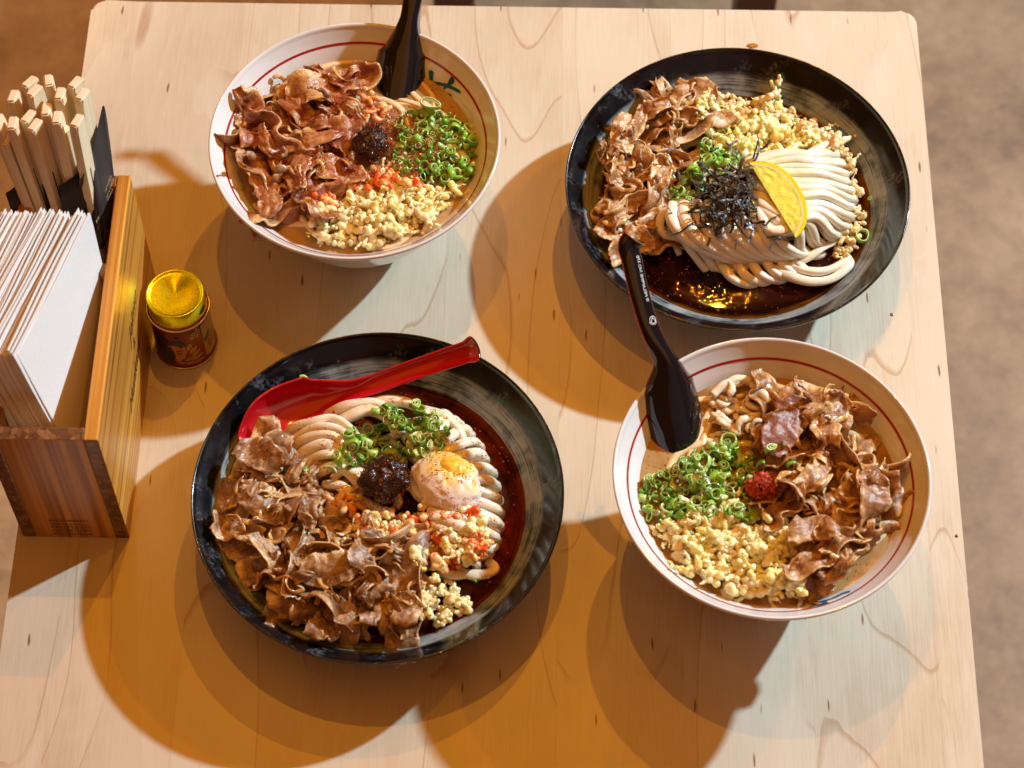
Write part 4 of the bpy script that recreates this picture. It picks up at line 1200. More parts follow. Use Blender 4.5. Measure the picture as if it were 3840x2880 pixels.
# lemon wedge: a lune of a lemon, rind outward
lc = zp('TR', 1275, 890, .060)
lem = thing('lemon_wedge', 'lemon wedge with bright yellow rind on the noodles of the ' + WHO['TR'], 'lemon', lc)
A = zp('TR', 1125, 665, .062); B_ = zp('TR', 1385, 1085, .058)
ax = (B_ - A).normalized(); half = (B_ - A).length / 2
sidev = Vector((0, 0, 1)).cross(ax).normalized() * -1      # towards the right of the picture
if sidev.x < 0: sidev = -sidev
upv = ax.cross(sidev).normalized()
if upv.z < 0: upv = -upv
def lemon_surface(rs, f0, f1, nlat=34, nf=14, inner=None):
    V, F = [], []
    for i in range(nlat + 1):
        t = -1 + 2 * i / nlat
        prof = (1 - abs(t) ** 2.3) ** .62
        for j in range(nf + 1):
            f = f0 + (f1 - f0) * j / nf
            rr = rs * prof
            V.append(ax * (t * half * (1 if inner is None else inner)) + (sidev * math.cos(f) + upv * math.sin(f)) * rr)
    for i in range(nlat):
        for j in range(nf):
            a = i * (nf + 1) + j
            F.append((a, a + nf + 1, a + nf + 2, a + 1))
    return V, F
LR = .0195
off = sidev * -.0080 + upv * .0042
f0, f1 = R(-60), R(12)
V, F = lemon_surface(LR, f0, f1)
link('rind', mesh('rind', [v + off for v in V], F, M['rind']), lem)
# pith rims along both cut faces, then the two flesh faces
for f in (f0, f1):
    V, F = [], []
    n = 34
    for i in range(n + 1):
        t = -1 + 2 * i / n
        prof = (1 - abs(t) ** 2.3) ** .62
        d = sidev * math.cos(f) + upv * math.sin(f)
        for q_, dd_ in enumerate((0, .0026, .0036)):
            V.append(ax * (t * half * (1, .965, .945)[q_]) + d * max(LR * prof - dd_, 0) + off)
    for mt_, q_ in ((M['rind'], 0), (M['pith'], 1)):
        F = [(3 * i + q_, 3 * i + q_ + 1, 3 * i + 4 + q_, 3 * i + 3 + q_) for i in range(n)]
        link('rind_edge' if q_ == 0 else 'pith', mesh('pith', V, F, mt_), lem)
    V, F = [], []
    m = 10
    for i in range(n + 1):
        t = -1 + 2 * i / n
        prof = (1 - abs(t) ** 2.3) ** .62
        d = sidev * math.cos(f) + upv * math.sin(f)
        for j in range(m + 1):
            rr = max(LR * prof - .0036, 0) * j / m
            nn_ = d.cross(ax)
            q = ax * (t * half * .945) + d * rr + off
            V.append(q + nn_ * (.0007 * nz(t * 9, j * .9, f * 3) if 0 < j < m else 0))
    for i in range(n):
        for j in range(m):
            a = i * (m + 1) + j
            F.append((a, a + 1, a + m + 2, a + m + 1))
    link('flesh', mesh('flesh', V, F, M['flesh']), lem)

# shredded seaweed
def nori_mesh(rng):
    L = rng.uniform(.009, .021); wd = rng.uniform(.0011, .0021)
    n = 14
    a, th, p = rng.uniform(-.2, .2), rng.uniform(-.2, .2), Vector((-L / 2, 0, 0))
    V, F = [], []
    k1, k2 = rng.uniform(-1.1, 1.1), rng.uniform(-1.4, 1.4)
    tw = rng.uniform(-2.5, 2.5)
    for i in range(n):
        t = Vector((math.cos(a) * math.cos(th), math.sin(a) * math.cos(th), math.sin(th)))
        s = t.cross(Vector((0, 0, 1))).normalized(); u = s.cross(t)
        q = tw * i / n
        sd = s * math.cos(q) + u * math.sin(q); nn_ = u * math.cos(q) - s * math.sin(q)
        ww = wd * (1 + .25 * rng.uniform(-1, 1))
        for e, h in ((-1, -1), (1, -1), (1, 1), (-1, 1)): V.append(p + sd * (e * ww / 2) + nn_ * (h * .00012))
        p = p + t * (L / n); a += k1 / n + rng.uniform(-.18, .18); th += k2 / n * .5 + rng.uniform(-.25, .25)
    for i in range(n - 1):
        for j in range(4):
            j2 = (j + 1) % 4
            F.append((i * 4 + j, i * 4 + j2, i * 4 + 4 + j2, i * 4 + 4 + j))
    F.append((3, 2, 1, 0)); F.append(tuple((n - 1) * 4 + j for j in range(4)))
    return mesh('seaweed_shred', V, F, M['nori'], False)
rng = random.Random(71)
NS_ = [nori_mesh(rng) for _ in range(26)]
nc = zp('TR', 955, 845, .064)
nori = thing('shredded_seaweed', 'tangle of dark shredded seaweed on the noodles of the ' + WHO['TR'], 'seaweed', nc)
for i in range(190):
    if i < 140: px, py = rng.gauss(960, 105), rng.gauss(840, 95)
    else: px, py = rng.uniform(760, 1200), rng.uniform(930, 1060)
    d = math.hypot((px - 960) / 230, (py - 840) / 230)
    z = .062 + .007 * max(0, 1 - d * d) * rng.random() + rng.uniform(-.001, .002) - .004 * max(0, d - .6)
    o = link('seaweed_shred', rng.choice(NS_), nori, zp('TR', px, py, z) - nc)
    o.rotation_euler = (rng.uniform(-.6, .6), rng.uniform(-.7, .7), rng.uniform(0, 6.28))
for px, py, rz in ((1160, 590, 1.2), (1190, 605, .1), (1150, 630, .9), (1170, 720, .5), (730, 1085, .1), (1250, 1095, .3), (1225, 1110, 1.3), (1290, 1110, -.2), (1015, 1110, 1.5), (1090, 1100, 1.3), (880, 1090, 1.2), (940, 1075, 1.0)):
    o = link('seaweed_shred', rng.choice(NS_), nori, zp('TR', px, py, .063 if py < 1000 else .0575) - nc)
    o.rotation_euler = (rng.uniform(-.2, .2), rng.uniform(-.2, .2), rz)

# dried shrimp
def shrimp_mesh(rng, mat):
    n = 12
    V, F = [], []
    pts = []
    k = rng.uniform(1.6, 2.9)
    for i in range(n):
        a = k * i / (n - 1)
        pts.append(Vector((math.cos(a), math.sin(a), .12 * math.sin(a * 2))) * .0042)
    c = sum(pts, Vector()) / n
    V, F = tube([p - c for p in pts], lambda t: .0019 * (.25 + .85 * math.sin(PI * min(1, .25 + t * .75))) * (1 + .12 * math.sin(t * 40)), 9, 0, .75)
    return mesh('shrimp', V, F, mat)
def shrimp_heap(k, poly, z, n, label, seed, mat):
    rng = random.Random(seed)
    t = thing('dried_shrimp', label, 'dried shrimp', (*BX[k], BZ[k]))
    ms = [shrimp_mesh(rng, mat) for _ in range(6)]
    for x, y in scatter(k, poly, z, n, rng, .0055):
        zz = heaps[k].drop(x, y, .0035, .0026, .5)
        o = link('shrimp', rng.choice(ms), t, Vector((x, y, zz + .0012)) - t.location)
        s = rng.uniform(.8, 1.25); o.scale = (s, s, s); o.rotation_euler = (rng.uniform(-.5, .5), rng.uniform(-.5, .5), rng.uniform(0, 6.28))
shrimp_heap('BR', [(620, 400), (700, 310), (800, 330), (880, 430), (840, 560), (700, 560), (630, 500)], .085, 24, 'pale dried baby shrimp beside the black spoon in the ' + WHO['BR'], 81, M['shrimp'])
shrimp_heap('BL', [(690, 800), (760, 780), (820, 830), (800, 900), (740, 890)], .053, 10, 'orange dried baby shrimp by the chili paste in the ' + WHO['BL'], 82, M['shrimpO'])
shrimp_heap('TL', [(960, 540), (1010, 460), (1080, 540), (1180, 560), (1130, 620), (1040, 630)], .086, 14, 'red-stained dried shrimp below the black spoon in the ' + WHO['TL'], 83, M['shrimpO'])

# ------------------------------------------------------------------ spoons
def spoon(name_label, path, facing, seed=0, print_side=False):
    """path: world points along the underside, from bowl tip to handle end; facing: hollow side direction"""
    t = thing('soup_spoon', name_label, 'spoon', path[0])
    n, m = 64, 20
    P = cat_rom(path, n)
    th = .0017
    L = [0]
    for a, b2 in zip(P, P[1:]): L.append(L[-1] + (b2 - a).length)
    tot = L[-1]
    def wfun(s):            # half width
        k = s / tot
        if k < .36: return .0178 * math.sin(PI / 2 * min(1, (k / .20)) ** .62) * (1 - .10 * sstep(.22, .36, k)) + .0012
        return .0171 - .0108 * sstep(.29, .53, k) + .0006 * sstep(.62, 1, k) + .0013 * sstep(.94, 1, k)
    def dfun(s):            # depth of the hollow
        k = s / tot
        return .0035 + .0135 * sstep(0, .16, k) * (1 - sstep(.30, .62, k)) + .0012 * sstep(.6, 1, k)
    def shell(inset):
        V = []
        for i, p in enumerate(P):
            tg = (P[min(i + 1, n - 1)] - P[max(i - 1, 0)]).normalized()
            f = (facing - tg * facing.dot(tg)).normalized()
            s = tg.cross(f).normalized()
            w_, d_ = wfun(L[i]) - inset * .8, dfun(L[i])
            ww = max(w_, .0006)
            for j in range(m + 1):
                a = -PI / 2 + PI * j / m
                x = math.sin(a); y = 1 - abs(math.cos(a)) ** 1.2
                y = d_ * y
                if inset: y = inset + (d_ - inset) * (y / d_)
                V.append(p + s * (ww * x) + f * y)
        F = []
        for i in range(n - 1):
            for j in range(m):
                a = i * (m + 1) + j
                F.append((a, a + 1, a + m + 2, a + m + 1))
        return V, F
    Vo, Fo = shell(0); Vi, Fi = shell(th)
    k = len(Vo)
    loc = t.location
    # outside with the lip
    F = [tuple(reversed(f)) for f in Fo]
    V = Vo + Vi
    rim = []
    for i in range(n - 1):
        for j in (0, m):
            a, b2 = i * (m + 1) + j, (i + 1) * (m + 1) + j
            rim.append((a, b2, b2 + k, a + k))
    for j in range(m):
        for i in (0, n - 1):
            a = i * (m + 1) + j
            rim.append((a, a + 1, a + 1 + k, a + k))
    osh = link('outer_shell', mesh('outer_shell', [v - loc for v in V], F + rim, M['melblack']), t)
    link('inner_lining', mesh('inner_lining', [v - loc + facing * .00005 for v in Vi], Fi, M['melred']), t)
    # coloured lip line along the hollow's edge
    for j in (0, m):
        pts = [((Vo[i * (m + 1) + j] + Vi[i * (m + 1) + j]) / 2) - loc for i in range(n)]
        V, F = tube(pts, .00085, 8)
        link('lip', mesh('lip', V, F, M['melred']), osh)
    return t, P, (wfun, dfun, L), osh
# near left: red hollow up
pts = [zp('BL', *q) for q in ((285, 620, .0395), (325, 565, .0350), (420, 480, .0325), (540, 410, .0330), (700, 345, .0385), (880, 290, .0470), (1070, 222, .0560), (1240, 165, .0640), (1350, 128, .0710), (1400, 105, .0775))]
fac = Vector((.10, -.42, 1)).normalized()
spoon('red-lined soup spoon resting across the ' + WHO['BL'], pts, fac)
# far left: black back towards us, handle leaning out over the far rim
w0 = zp('TL', 1215, 540, .077)
pts = [Vector((-.0985, .1205, .062)), Vector((-.0960, .1290, .068)), Vector((-.0930, .1400, .0765)), Vector((-.0905, .1530, .0860)), Vector((-.0880, .1680, .0970)), Vector((-.0850, .1860, .1085)), Vector((-.0815, .2080, .1220)), Vector((-.0780, .2280, .1350)), Vector((-.0760, .2420, .1440)), Vector((-.0730, .2470, .1540))]
spoon('black soup spoon dipped in the ' + WHO['TL'] + ', handle leaving the frame', pts, Vector((-.10, .62, -.80)).normalized())
# near right: black back towards us, printed handle
pts = [zp('BR', 500, 760, .070), zp('BR', 490, 690, .075), zp('BR', 478, 600, .082), zp('BR', 462, 480, .091), zp('BR', 430, 330, .102), zp('BR', 385, 180, .114), at(2455, 1250, .1245), at(2412, 1110, .1370), at(2385, 985, .1480), at(2372, 930, .1530), at(2388, 905, .1560)]
sp, SP, SV, SM = spoon('black soup spoon with red edge and hooked printed handle in the ' + WHO['BR'], pts, Vector((-.45, .60, -.66)).normalized())

# ------------------------------------------------------------------ lettering
def text_mesh(body, size, mat, shear=0.0, align='LEFT', name='lettering', space=1.0, ext=0.0):
    cu = bpy.data.curves.new('t', 'FONT')
    cu.body = body; cu.size = size; cu.shear = shear; cu.align_x = align; cu.space_character = space; cu.extrude = ext; cu.resolution_u = 3
    o = bpy.data.objects.new('t', cu); C.objects.link(o)
    dg = bpy.context.evaluated_depsgraph_get()
    me = bpy.data.meshes.new_from_object(o.evaluated_get(dg))
    bpy.data.objects.remove(o); bpy.data.curves.remove(cu)
    me.name = name; me.materials.clear(); me.materials.append(mat)
    return me
def frame(ex, ey, loc):
    ex = Vector(ex).normalized(); ez = ex.cross(Vector(ey)).normalized(); ey = ez.cross(ex)
    return Matrix(((ex.x, ey.x, ez.x, loc[0]), (ex.y, ey.y, ez.y, loc[1]), (ex.z, ey.z, ez.z, loc[2]), (0, 0, 0, 1)))
def on_back(i, s, off):
    '''point on the black back of the printed spoon: path step i plus s, off across'''
    wf, df, L_ = SV
    p = SP[i].lerp(SP[i + 1], s / (SP[i + 1] - SP[i]).length)
    tg = (SP[i + 1] - SP[i]).normalized()
    fcg = Vector((-.45, .60, -.66)).normalized()
    f = (fcg - tg * fcg.dot(tg)).normalized(); sd = tg.cross(f).normalized()
    w_, d_ = wf(L_[i] + s), df(L_[i] + s)
    c = math.sqrt(max(0, 1 - min(1, abs(off) / w_) ** 2))
    return p + sd * off + f * (d_ * (1 - c ** 1.2) - .00022) - sp.location
def wrap_on_spoon(body, size, i0, jfrac, flip=-1):
    """raised print that follows the back of the handle, read from hollow end to tip"""
    me = text_mesh(body, size, M['emboss'], name='embossed_print')
    n = len(SP)
    for v in me.vertices:
        # x along the handle, y across
        s = v.co.x; i = i0
        while i < n - 2 and s > (SP[i + 1] - SP[i]).length: s -= (SP[i + 1] - SP[i]).length; i += 1
        v.co = on_back(i, s, flip * (jfrac + v.co.y))
    o = link('embossed_print', me, SM)
    return o
wrap_on_spoon('\u00ae MELAMINE NO.37B', .0030, 43, .0012)
# round mark with a crown-like fan of dots
def ring_mark():
    V, F = [], []
    for k in range(28):
        a0, a1 = 2 * PI * k / 28, 2 * PI * (k + 1) / 28
        b0 = len(V)
        for a, r in ((a0, .0024), (a1, .0024), (a1, .0020), (a0, .0020)): V.append((r * math.cos(a), r * math.sin(a), 0))
        F.append((b0, b0 + 1, b0 + 2, b0 + 3))
    for a in (2.2, -2.2):
        b0 = len(V); d = Vector((math.cos(a), math.sin(a), 0)); e = Vector((-d.y, d.x, 0)) * .0002
        for q in (d * .002 + e, d * .002 - e, Vector((.0016, 0, 0)) - e, Vector((.0016, 0, 0)) + e): V.append(tuple(q))
        F.append((b0, b0 + 1, b0 + 2, b0 + 3))
    for k in range(9):
        a = -1.9 - k * .28; b0 = len(V)
        for q in range(6): V.append((.0030 * math.cos(a) + .00028 * math.cos(q * PI / 3), .0030 * math.sin(a) + .00028 * math.sin(q * PI / 3), 0))
        F.append(tuple(range(b0, b0 + 6)))
    return mesh('embossed_mark', V, F, M['emboss'], False)
me = ring_mark()
for v in me.vertices:
    i = 40; s = v.co.x
    while s < 0: i -= 1; s += (SP[i + 1] - SP[i]).length
    v.co = on_back(i, s, -(.0020 + v.co.y))
link('embossed_mark', me, SM)

# ------------------------------------------------------------------ chopstick and napkin box
X0, X1, Y0, Y1, HB = -.3205, -.2530, -.1485, .0400, .129
box = thing('chopstick_box', 'striped bamboo box holding napkins and chopsticks, left table edge', 'box', (X0, Y0, 0))
bl = Vector((X0, Y0, 0))
T = .0085
def panel(name, x0, x1, y0, y1, z0, z1, mat, bev=.0007):
    return link(name, box_mesh(name, x0 - X0, x1 - X0, y0 - Y0, y1 - Y0, z0, z1, mat, bev), box)
right_panel = panel('side_panel', X1 - T, X1, Y0, Y1, 0, HB, M['by'], .0010)
panel('side_panel', X0, X0 + T, Y0, Y1, 0, HB, M['by'], .0010)
front_panel = panel('front_panel', X0 + T + .0001, X1 - T - .0001, Y0 + .0001, Y0 + .0085, .0002, HB - .0004, M['bz'])
panel('back_panel', X0 + T + .0001, X1 - T - .0001, Y1 - .0085, Y1 - .0001, .0002, HB - .0004, M['bz'])
panel('divider', X0 + T + .0001, X1 - T - .0001, -.0330, -.0250, .0002, HB - .0010, M['bz'])
panel('floor_panel', X0 + T, X1 - T, Y0 + .0086, Y1 - .0086, .0015, .0060, M['bz'])
for i, (tx, sz) in enumerate((('ENGINEERED', .0036), ('FROM LOCALLY', .0029), ('RECYCLED', .0043), ('CHOPSTICKS', .0036), ('BY CHOPVALUE', .0029))):
    me = text_mesh(tx, sz, M['burn'], name='engraved_text')
    wd = max(v.co.x for v in me.vertices) - min(v.co.x for v in me.vertices)
    o = link('engraved_text', me, front_panel)
    o.matrix_basis = frame((1, 0, 0), (0, 0, 1), (-.3005 - X0, -.00012, .0222 - i * .0045)) @ Matrix.Diagonal((.0245 / wd, 1, 1, 1))
# script branded into the right side, reading towards the back
for tx, sz, yy, zz in (('Jelmo', .0160, -.0470, .068), ('&', .0100, -.0440, .056), ('Munkara', .0150, -.0820, .040)):
    me = text_mesh(tx, sz, M['burn'], shear=.45, name='branded_script')
    o = link('branded_script', me, right_panel)
    o.matrix_basis = frame((0, 1, 0), (0, 0, 1), (X1 - X0 + .00015, yy - Y0, zz))

# chopstick pairs standing in the back compartment
def stick_mesh(L, seed):
    rng = random.Random(seed)
    bm = bmesh.new()
    wx, wy = .0110, .0058
    g = .0011
    secs = [0, .25, .5, .62, .97, 1.0]
    vs = []
    for s in secs:
        k = .62 + .38 * s
        row = []
        for a, c in ((-1, -1), (1, -1), (1, 1), (-1, 1)):
            row.append(bm.verts.new((a * wx / 2 * k, c * wy / 2 * (.75 + .25 * s), s * L)))
        vs.append(row)
    for r1, r2 in zip(vs, vs[1:]):
        for i in range(4): bm.faces.new((r1[i], r1[(i + 1) % 4], r2[(i + 1) % 4], r2[i]))
    bm.faces.new(vs[0][::-1]); bm.faces.new(vs[-1])
    ed = [e for e in bm.edges if abs(e.verts[0].co.z - e.verts[1].co.z) > 1e-4 or e.verts[0].co.z > L * .99]
    bmesh.ops.bevel(bm, geom=ed, offset=.0010, segments=2, affect='EDGES')
    me = bm_mesh('joined_sticks', bm, M['aspen'], False)
    return me
STK = [stick_mesh(.190, i) for i in range(3)]
groove = box_mesh('split_groove', -.0005, .0005, -.00285, .00285, .01, .150, M['hole_shade'], 0)
# tip centres in the zoomed crop (x, y) and turn of the flat end
tips = [(232, 175, .55, 'far row, second from the left'), (385, 165, -.25, 'far row, third from the left'), (600, 180, .45, 'far row, rightmost'), (100, 290, .1, 'far row, leftmost at the frame edge'), (270, 245, .5, 'leaning in front of the far row, with notched end'),
        (475, 270, .05, 'middle of the far half, between two taller pairs'), (655, 275, .35, 'right side of the far half, behind the sleeves'), (365, 395, -.05, 'centre of the bunch, standing upright'), (452, 460, .0, 'right of the bunch centre'), (222, 450, .45, 'left of the bunch centre'),
        (95, 505, .0, 'left edge, middle row'), (275, 520, .4, 'front left, with a broad near face'), (495, 570, .5, 'front, next to the sleeve corner'), (612, 485, .3, 'right front, inside the printed sleeve'), (40, 625, .0, 'nearest to the left frame edge'), (-30, 480, .1, 'half cut off by the left frame edge')]
rng = random.Random(91)
tipw = []
for i, (a, c, rz, where) in enumerate(tips):
    zt = .196 + rng.uniform(-.003, .004)
    if c > 560: zt -= .010
    p = at(.4702 * a, 220 + .4702 * c, zt)
    # foot on the compartment floor, leaning a little
    foot = Vector((max(X0 + .015, min(X1 - .016, p.x * .55 + .45 * -.287 + .004)), max(-.018, min(.024, (p.y - .030) * .75 + .004)), .006))
    ax_ = (p - foot)
    tipw.append((p, foot))
    o = thing('chopstick_pair', 'joined wooden chopstick pair, ' + where, 'chopsticks', foot, 'wooden chopstick pairs in the box')
    s_ = link('joined_sticks', STK[i % 3], o)
    g_ = link('split_groove', groove, o)
    zx_ = ax_.normalized(); xx_ = (Vector((0, 1, 0)) - zx_ * zx_.y).normalized(); yy_ = zx_.cross(xx_)
    q = Matrix((xx_, yy_, zx_)).transposed().to_4x4()
    o.matrix_world = Matrix.Translation(foot) @ q @ Matrix.Rotation(-rz, 4, 'Z')
    o.scale = (1, 1, ax_.length / .190)

# black paper sleeves
def sleeve(name_label, top, bot, wave, texts=()):
    """top and bot: polylines in world space (left to right); a folded sheet between them"""
    n, m = 26, 14
    A_, B2 = cat_rom(top, n), cat_rom(bot, n)
    V, F = [], []
    for side in (0, 1):
        for i in range(n):
            for j in range(m):
                s = j / (m - 1)
                p = B2[i].lerp(A_[i], s)
                u = i / (n - 1)
                d = .0009 * math.sin(u * wave * 6.28 + s * 1.5) * (1 - .5 * s)
                nrm = (A_[-1] - A_[0]).cross(A_[i] - B2[i]).normalized()
                V.append(p + nrm * (d + (.0003 if side else 0)))
    for side in (0, 1):
        b0 = side * n * m
        for i in range(n - 1):
            for j in range(m - 1):
                a = b0 + i * m + j
                f = (a, a + m, a + m + 1, a + 1)
                F.append(f if side else f[::-1])
    k = n * m
    for i in range(n - 1):
        for j in (0, m - 1):
            a = i * m + j
            F.append((a, a + m, a + m + k, a + k))
    for j in range(m - 1):
        for i in (0, n - 1):
            a = i * m + j
            F.append((a, a + 1, a + 1 + k, a + k))
    t = thing('paper_sleeve', name_label, 'paper sleeve', B2[0], 'black chopstick sleeves')
    link('sleeve_sheet', mesh('sleeve_sheet', [v - t.location for v in V], F, M['sleeve']), t)
    for body, size, o_, ex, ey in texts:
        me = text_mesh(body, size, M['gold'], name='gold_text')
        g_ = link('gold_text', me, t)
        g_.matrix_basis = frame(ex, ey, o_ - t.location)
    return t
r5 = lambda x, y, z: at(.4702 * x, 220 + .4702 * y, z)
# nearer printed sleeve: from left edge (630,970) over to the right wall
E1 = [r5(622, 975, .158), r5(690, 880, .160), r5(728, 790, .161), r5(735, 655, .166)]
clampx = lambda L: [Vector((min(p.x, -.2622), p.y, p.z)) for p in L]
D1 = clampx([r5(640, 1180, .110), r5(720, 1360, .104), r5(800, 1520, .102), r5(850, 1420, .108)])
E2 = [r5(735, 655, .166), r5(775, 560, .168), r5(805, 450, .172), r5(826, 375, .176), r5(850, 520, .160)]
D2 = clampx([r5(805, 1450, .110), r5(855, 1330, .112), r5(890, 1200, .116), r5(905, 1080, .120), r5(912, 1000, .124)])
E1, E2 = clampx(E1), clampx(E2)
s1 = sleeve('black paper sleeve with gold text, nearest the napkins', E1, D1, 1.3)
s2 = sleeve('black paper sleeve with pointed top against the right box wall', E2, D2, 1.0)
sleeve('plain black paper sleeve corner in front of the chopsticks', [r5(462, 1010, .150), r5(540, 975, .152), r5(600, 930, .154), r5(640, 870, .156)], [Vector((-.2900, -.0235, .02)), Vector((-.2850, -.0230, .02)), Vector((-.2800, -.0225, .02)), Vector((-.2760, -.0215, .02))], 1.0)
sleeve('black sleeve deep between the chopsticks at the left', [r5(40, 1070, .140), r5(130, 1010, .142), r5(210, 900, .146), r5(240, 840, .148)], [Vector((-.3110, -.0235, .02)), Vector((-.3060, -.0220, .02)), Vector((-.3020, -.0200, .02)), Vector((-.2980, -.0180, .02))], 1.0)
sleeve('black sleeve standing behind the centre chopsticks', [r5(330, 1000, .140), r5(400, 930, .142), r5(460, 880, .146), r5(475, 830, .148)], [Vector((-.2960, -.0130, .02)), Vector((-.2920, -.0100, .02)), Vector((-.2880, -.0080, .02)), Vector((-.2850, -.0060, .02))], 1.0)
def text_on(t, body, size, u, v, zc, ux, uy, vx, vy):
    """gold print placed on a sleeve: crop point for the origin and for the two directions"""
    o_ = r5(u, v, zc); e1 = r5(ux, uy, zc + .004) - o_; e2 = r5(vx, vy, zc + .010) - o_
    me = text_mesh(body, size, M['gold'], name='gold_text')
    g_ = link('gold_text', me, t)
    g_.matrix_basis = frame(e1, e2, o_ - t.location)

def on_sheet(t, body, size, tri, p0, p1):
    '''gold print lying on the camera side of a sleeve sheet, between two crop points'''
    n_ = (tri[1] - tri[0]).cross(tri[2] - tri[0]).normalized()
    if n_.dot(CAM - tri[0]) < 0: n_ = -n_
    def hit(x, y):
        d = ray(.4702 * x, 220 + .4702 * y)
        return CAM + d * ((tri[0] + n_ * .0018 - CAM).dot(n_) / d.dot(n_))
    a, b2 = hit(*p0), hit(*p1)
    me = text_mesh(body, size, M['gold'], name='gold_text')
    wd = max(v.co.x for v in me.vertices)
    g_ = link('gold_text', me, t)
    g_.matrix_basis = frame(b2 - a, n_.cross(b2 - a), a - t.location) @ Matrix.Diagonal(((b2 - a).length / wd,) * 2 + (1, 1))
T1 = (E1[1], E1[3], D1[2]); T2 = (E2[1], E2[3], D2[2])
for tt, tri, rows in ((s1, T1, (('SUSTAINABLE', (768, 1315), (858, 1160)), ('HOT & COLD', (778, 1372), (864, 1222)), ('FRIENDLY', (800, 1385), (868, 1268)))),
                      (s2, T2, (('SUSTAINABLE', (842, 1068), (892, 935)), ('HOT & COLD', (853, 1118), (902, 985)), ('FRIENDLY', (862, 1140), (905, 1040))))):
    for body, p0, p1 in rows: on_sheet(tt, body, .003, tri, p0, p1)

# napkins
def napkin_sheet(dx, rng, i):
    """one folded napkin: bottom along the wall, top leaning left, fold on top"""
    n, m = 22, 18
    V, F = [], []
    jt = rng.uniform(-.0025, .0025); jy = rng.uniform(-.002, .002)
    lean = rng.uniform(-.0004, .0004); wob = rng.uniform(-.35, .35); ph_ = rng.uniform(0, 6)
    bf, bb = Vector((-.2635, -.1375, .010)), Vector((-.2635, -.0380, .010))
    tf, tb = Vector((-.2945, -.1205, .177)), Vector((-.2640, -.0220, .177))
    thk = .00052
    for side in (-1, 1):
        for a in range(n):
            u = a / (n - 1)
            for c in range(m):
                s = c / (m - 1)
                lo, hi = bf.lerp(bb, u), tf.lerp(tb, u)
                p = lo.lerp(hi, s)
                p.x += -.004 * math.sin(PI * s) * (1 - u) * .6 + .0007 * math.sin(u * 5 + i * .35) * s + wob * .0016 * s * s * math.sin(u * 3.2 + ph_)
                p.z += jt * s
                p.y += jy * s + .010 * (s ** 2) * 0
                tk = thk * (1.0 if c < m - 1 else .45)
                V.append(p + Vector((dx + lean * s + side * tk, 0, .0006 if c == m - 1 else 0)))
    for side in (0, 1):
        b0 = side * n * m
        for a in range(n - 1):
            for c in range(m - 1):
                q = b0 + a * m + c
                f = (q, q + m, q + m + 1, q + 1)
                F.append(f if side else f[::-1])
    k = n * m
    for a in range(n - 1):
        for c in (0, m - 1):
            q = a * m + c; F.append((q, q + m, q + m + k, q + k))
    for c in range(m - 1):
        for a in (0, n - 1):
            q = a * m + c; F.append((q, q + 1, q + 1 + k, q + k))
    return mesh('napkin', V, F, M['napkin'], False)
rng = random.Random(97)
dx = 0.0
for i in range(58):
    me = napkin_sheet(dx, rng, i)
    # keep the feet of the stack inside the box
    for v in me.vertices:
        low = 1 - sstep(.06, .13, v.co.z)
        lim = X0 + T + .001
        if v.co.x < lim and v.co.z < HB: v.co.x = lim + (v.co.x - lim) * .02
    o = link('napkin', me)
    if i == 0: tag(o, 'front white paper napkin with its broad face showing in the box', 'napkin', 'napkins in the box')
    else: tag(o, 'white folded paper napkin seen edge-on in the napkin stack', 'napkin', 'napkins in the box')
    dx -= rng.uniform(.00085, .00120) if rng.random() < .9 else .0020

# ------------------------------------------------------------------ spice tin
can = thing('spice_tin', 'small red spice tin with shiny gold lid beside the box', 'tin', (-.2300, -.0042, 0))
RC = .0196
V, F = lathe([(.0, .0006), (RC - .001, .0), (RC + .0006, .0006), (RC + .0008, .0016), (RC, .0026), (RC, .0455), (RC + .0007, .0466), (RC + .0008, .0476), (RC - .0006, .0484), (RC - .0012, .0484)], 96)
body = link('tin_body', mesh('tin_body', V, F, M['canred']), can)
for zz, nm in ((.0012, 'bottom_rim'), (.0474, 'top_rim')):
    V, F = tube([Vector(((RC + .0006) * math.cos(a), (RC + .0006) * math.sin(a), zz)) for a in [2 * PI * i / 72 for i in range(73)]], .0007, 8, cap=False)
    link(nm, mesh(nm, V, F, M['steel']), can)
V, F = lathe([(RC - .0008, .0478), (RC - .0008, .0608), (RC - .0012, .0618), (RC - .0018, .0621), (RC - .0026, .0617), (RC - .0030, .0609), (RC - .0040, .0608), (.010, .0612), (.0, .0613)], 96)
lid = link('lid', mesh('lid', V, F, M['lid']), can)
for v in lid.data.vertices:         # dent
    d = math.hypot(v.co.x - .002, v.co.y - .009)
    if v.co.z > .0606 and math.hypot(v.co.x, v.co.y) < RC - .004: v.co.z -= .0010 * math.exp(-(d / .004) ** 2)
def wrap(name, pts, mat, lift=.00012, parent=None):
    """flat print wrapped on the tin: x is arc length from the front, y is height"""
    bm = bmesh.new()
    f = bm.faces.new([bm.verts.new((x, y, 0)) for x, y in pts])
    bmesh.ops.triangulate(bm, faces=[f])
    x0, x1 = min(p[0] for p in pts), max(p[0] for p in pts)
    x = x0 + .0012
    while x < x1:
        bmesh.ops.bisect_plane(bm, geom=bm.verts[:] + bm.edges[:] + bm.faces[:], plane_co=(x, 0, 0), plane_no=(1, 0, 0)); x += .0012
    for v in bm.verts:
        a = -PI / 2 + v.co.x / RC
        v.co = Vector(((RC + lift) * math.cos(a), (RC + lift) * math.sin(a), v.co.y))
    return link(name, bm_mesh(name, bm, mat), parent or body)
def ell(cx, cy, rx, ry, a=0, n=20): return [(cx + rx * math.cos(t) * math.cos(a) - ry * math.sin(t) * math.sin(a), cy + rx * math.cos(t) * math.sin(a) + ry * math.sin(t) * math.cos(a)) for t in [2 * PI * i / n for i in range(n)]]
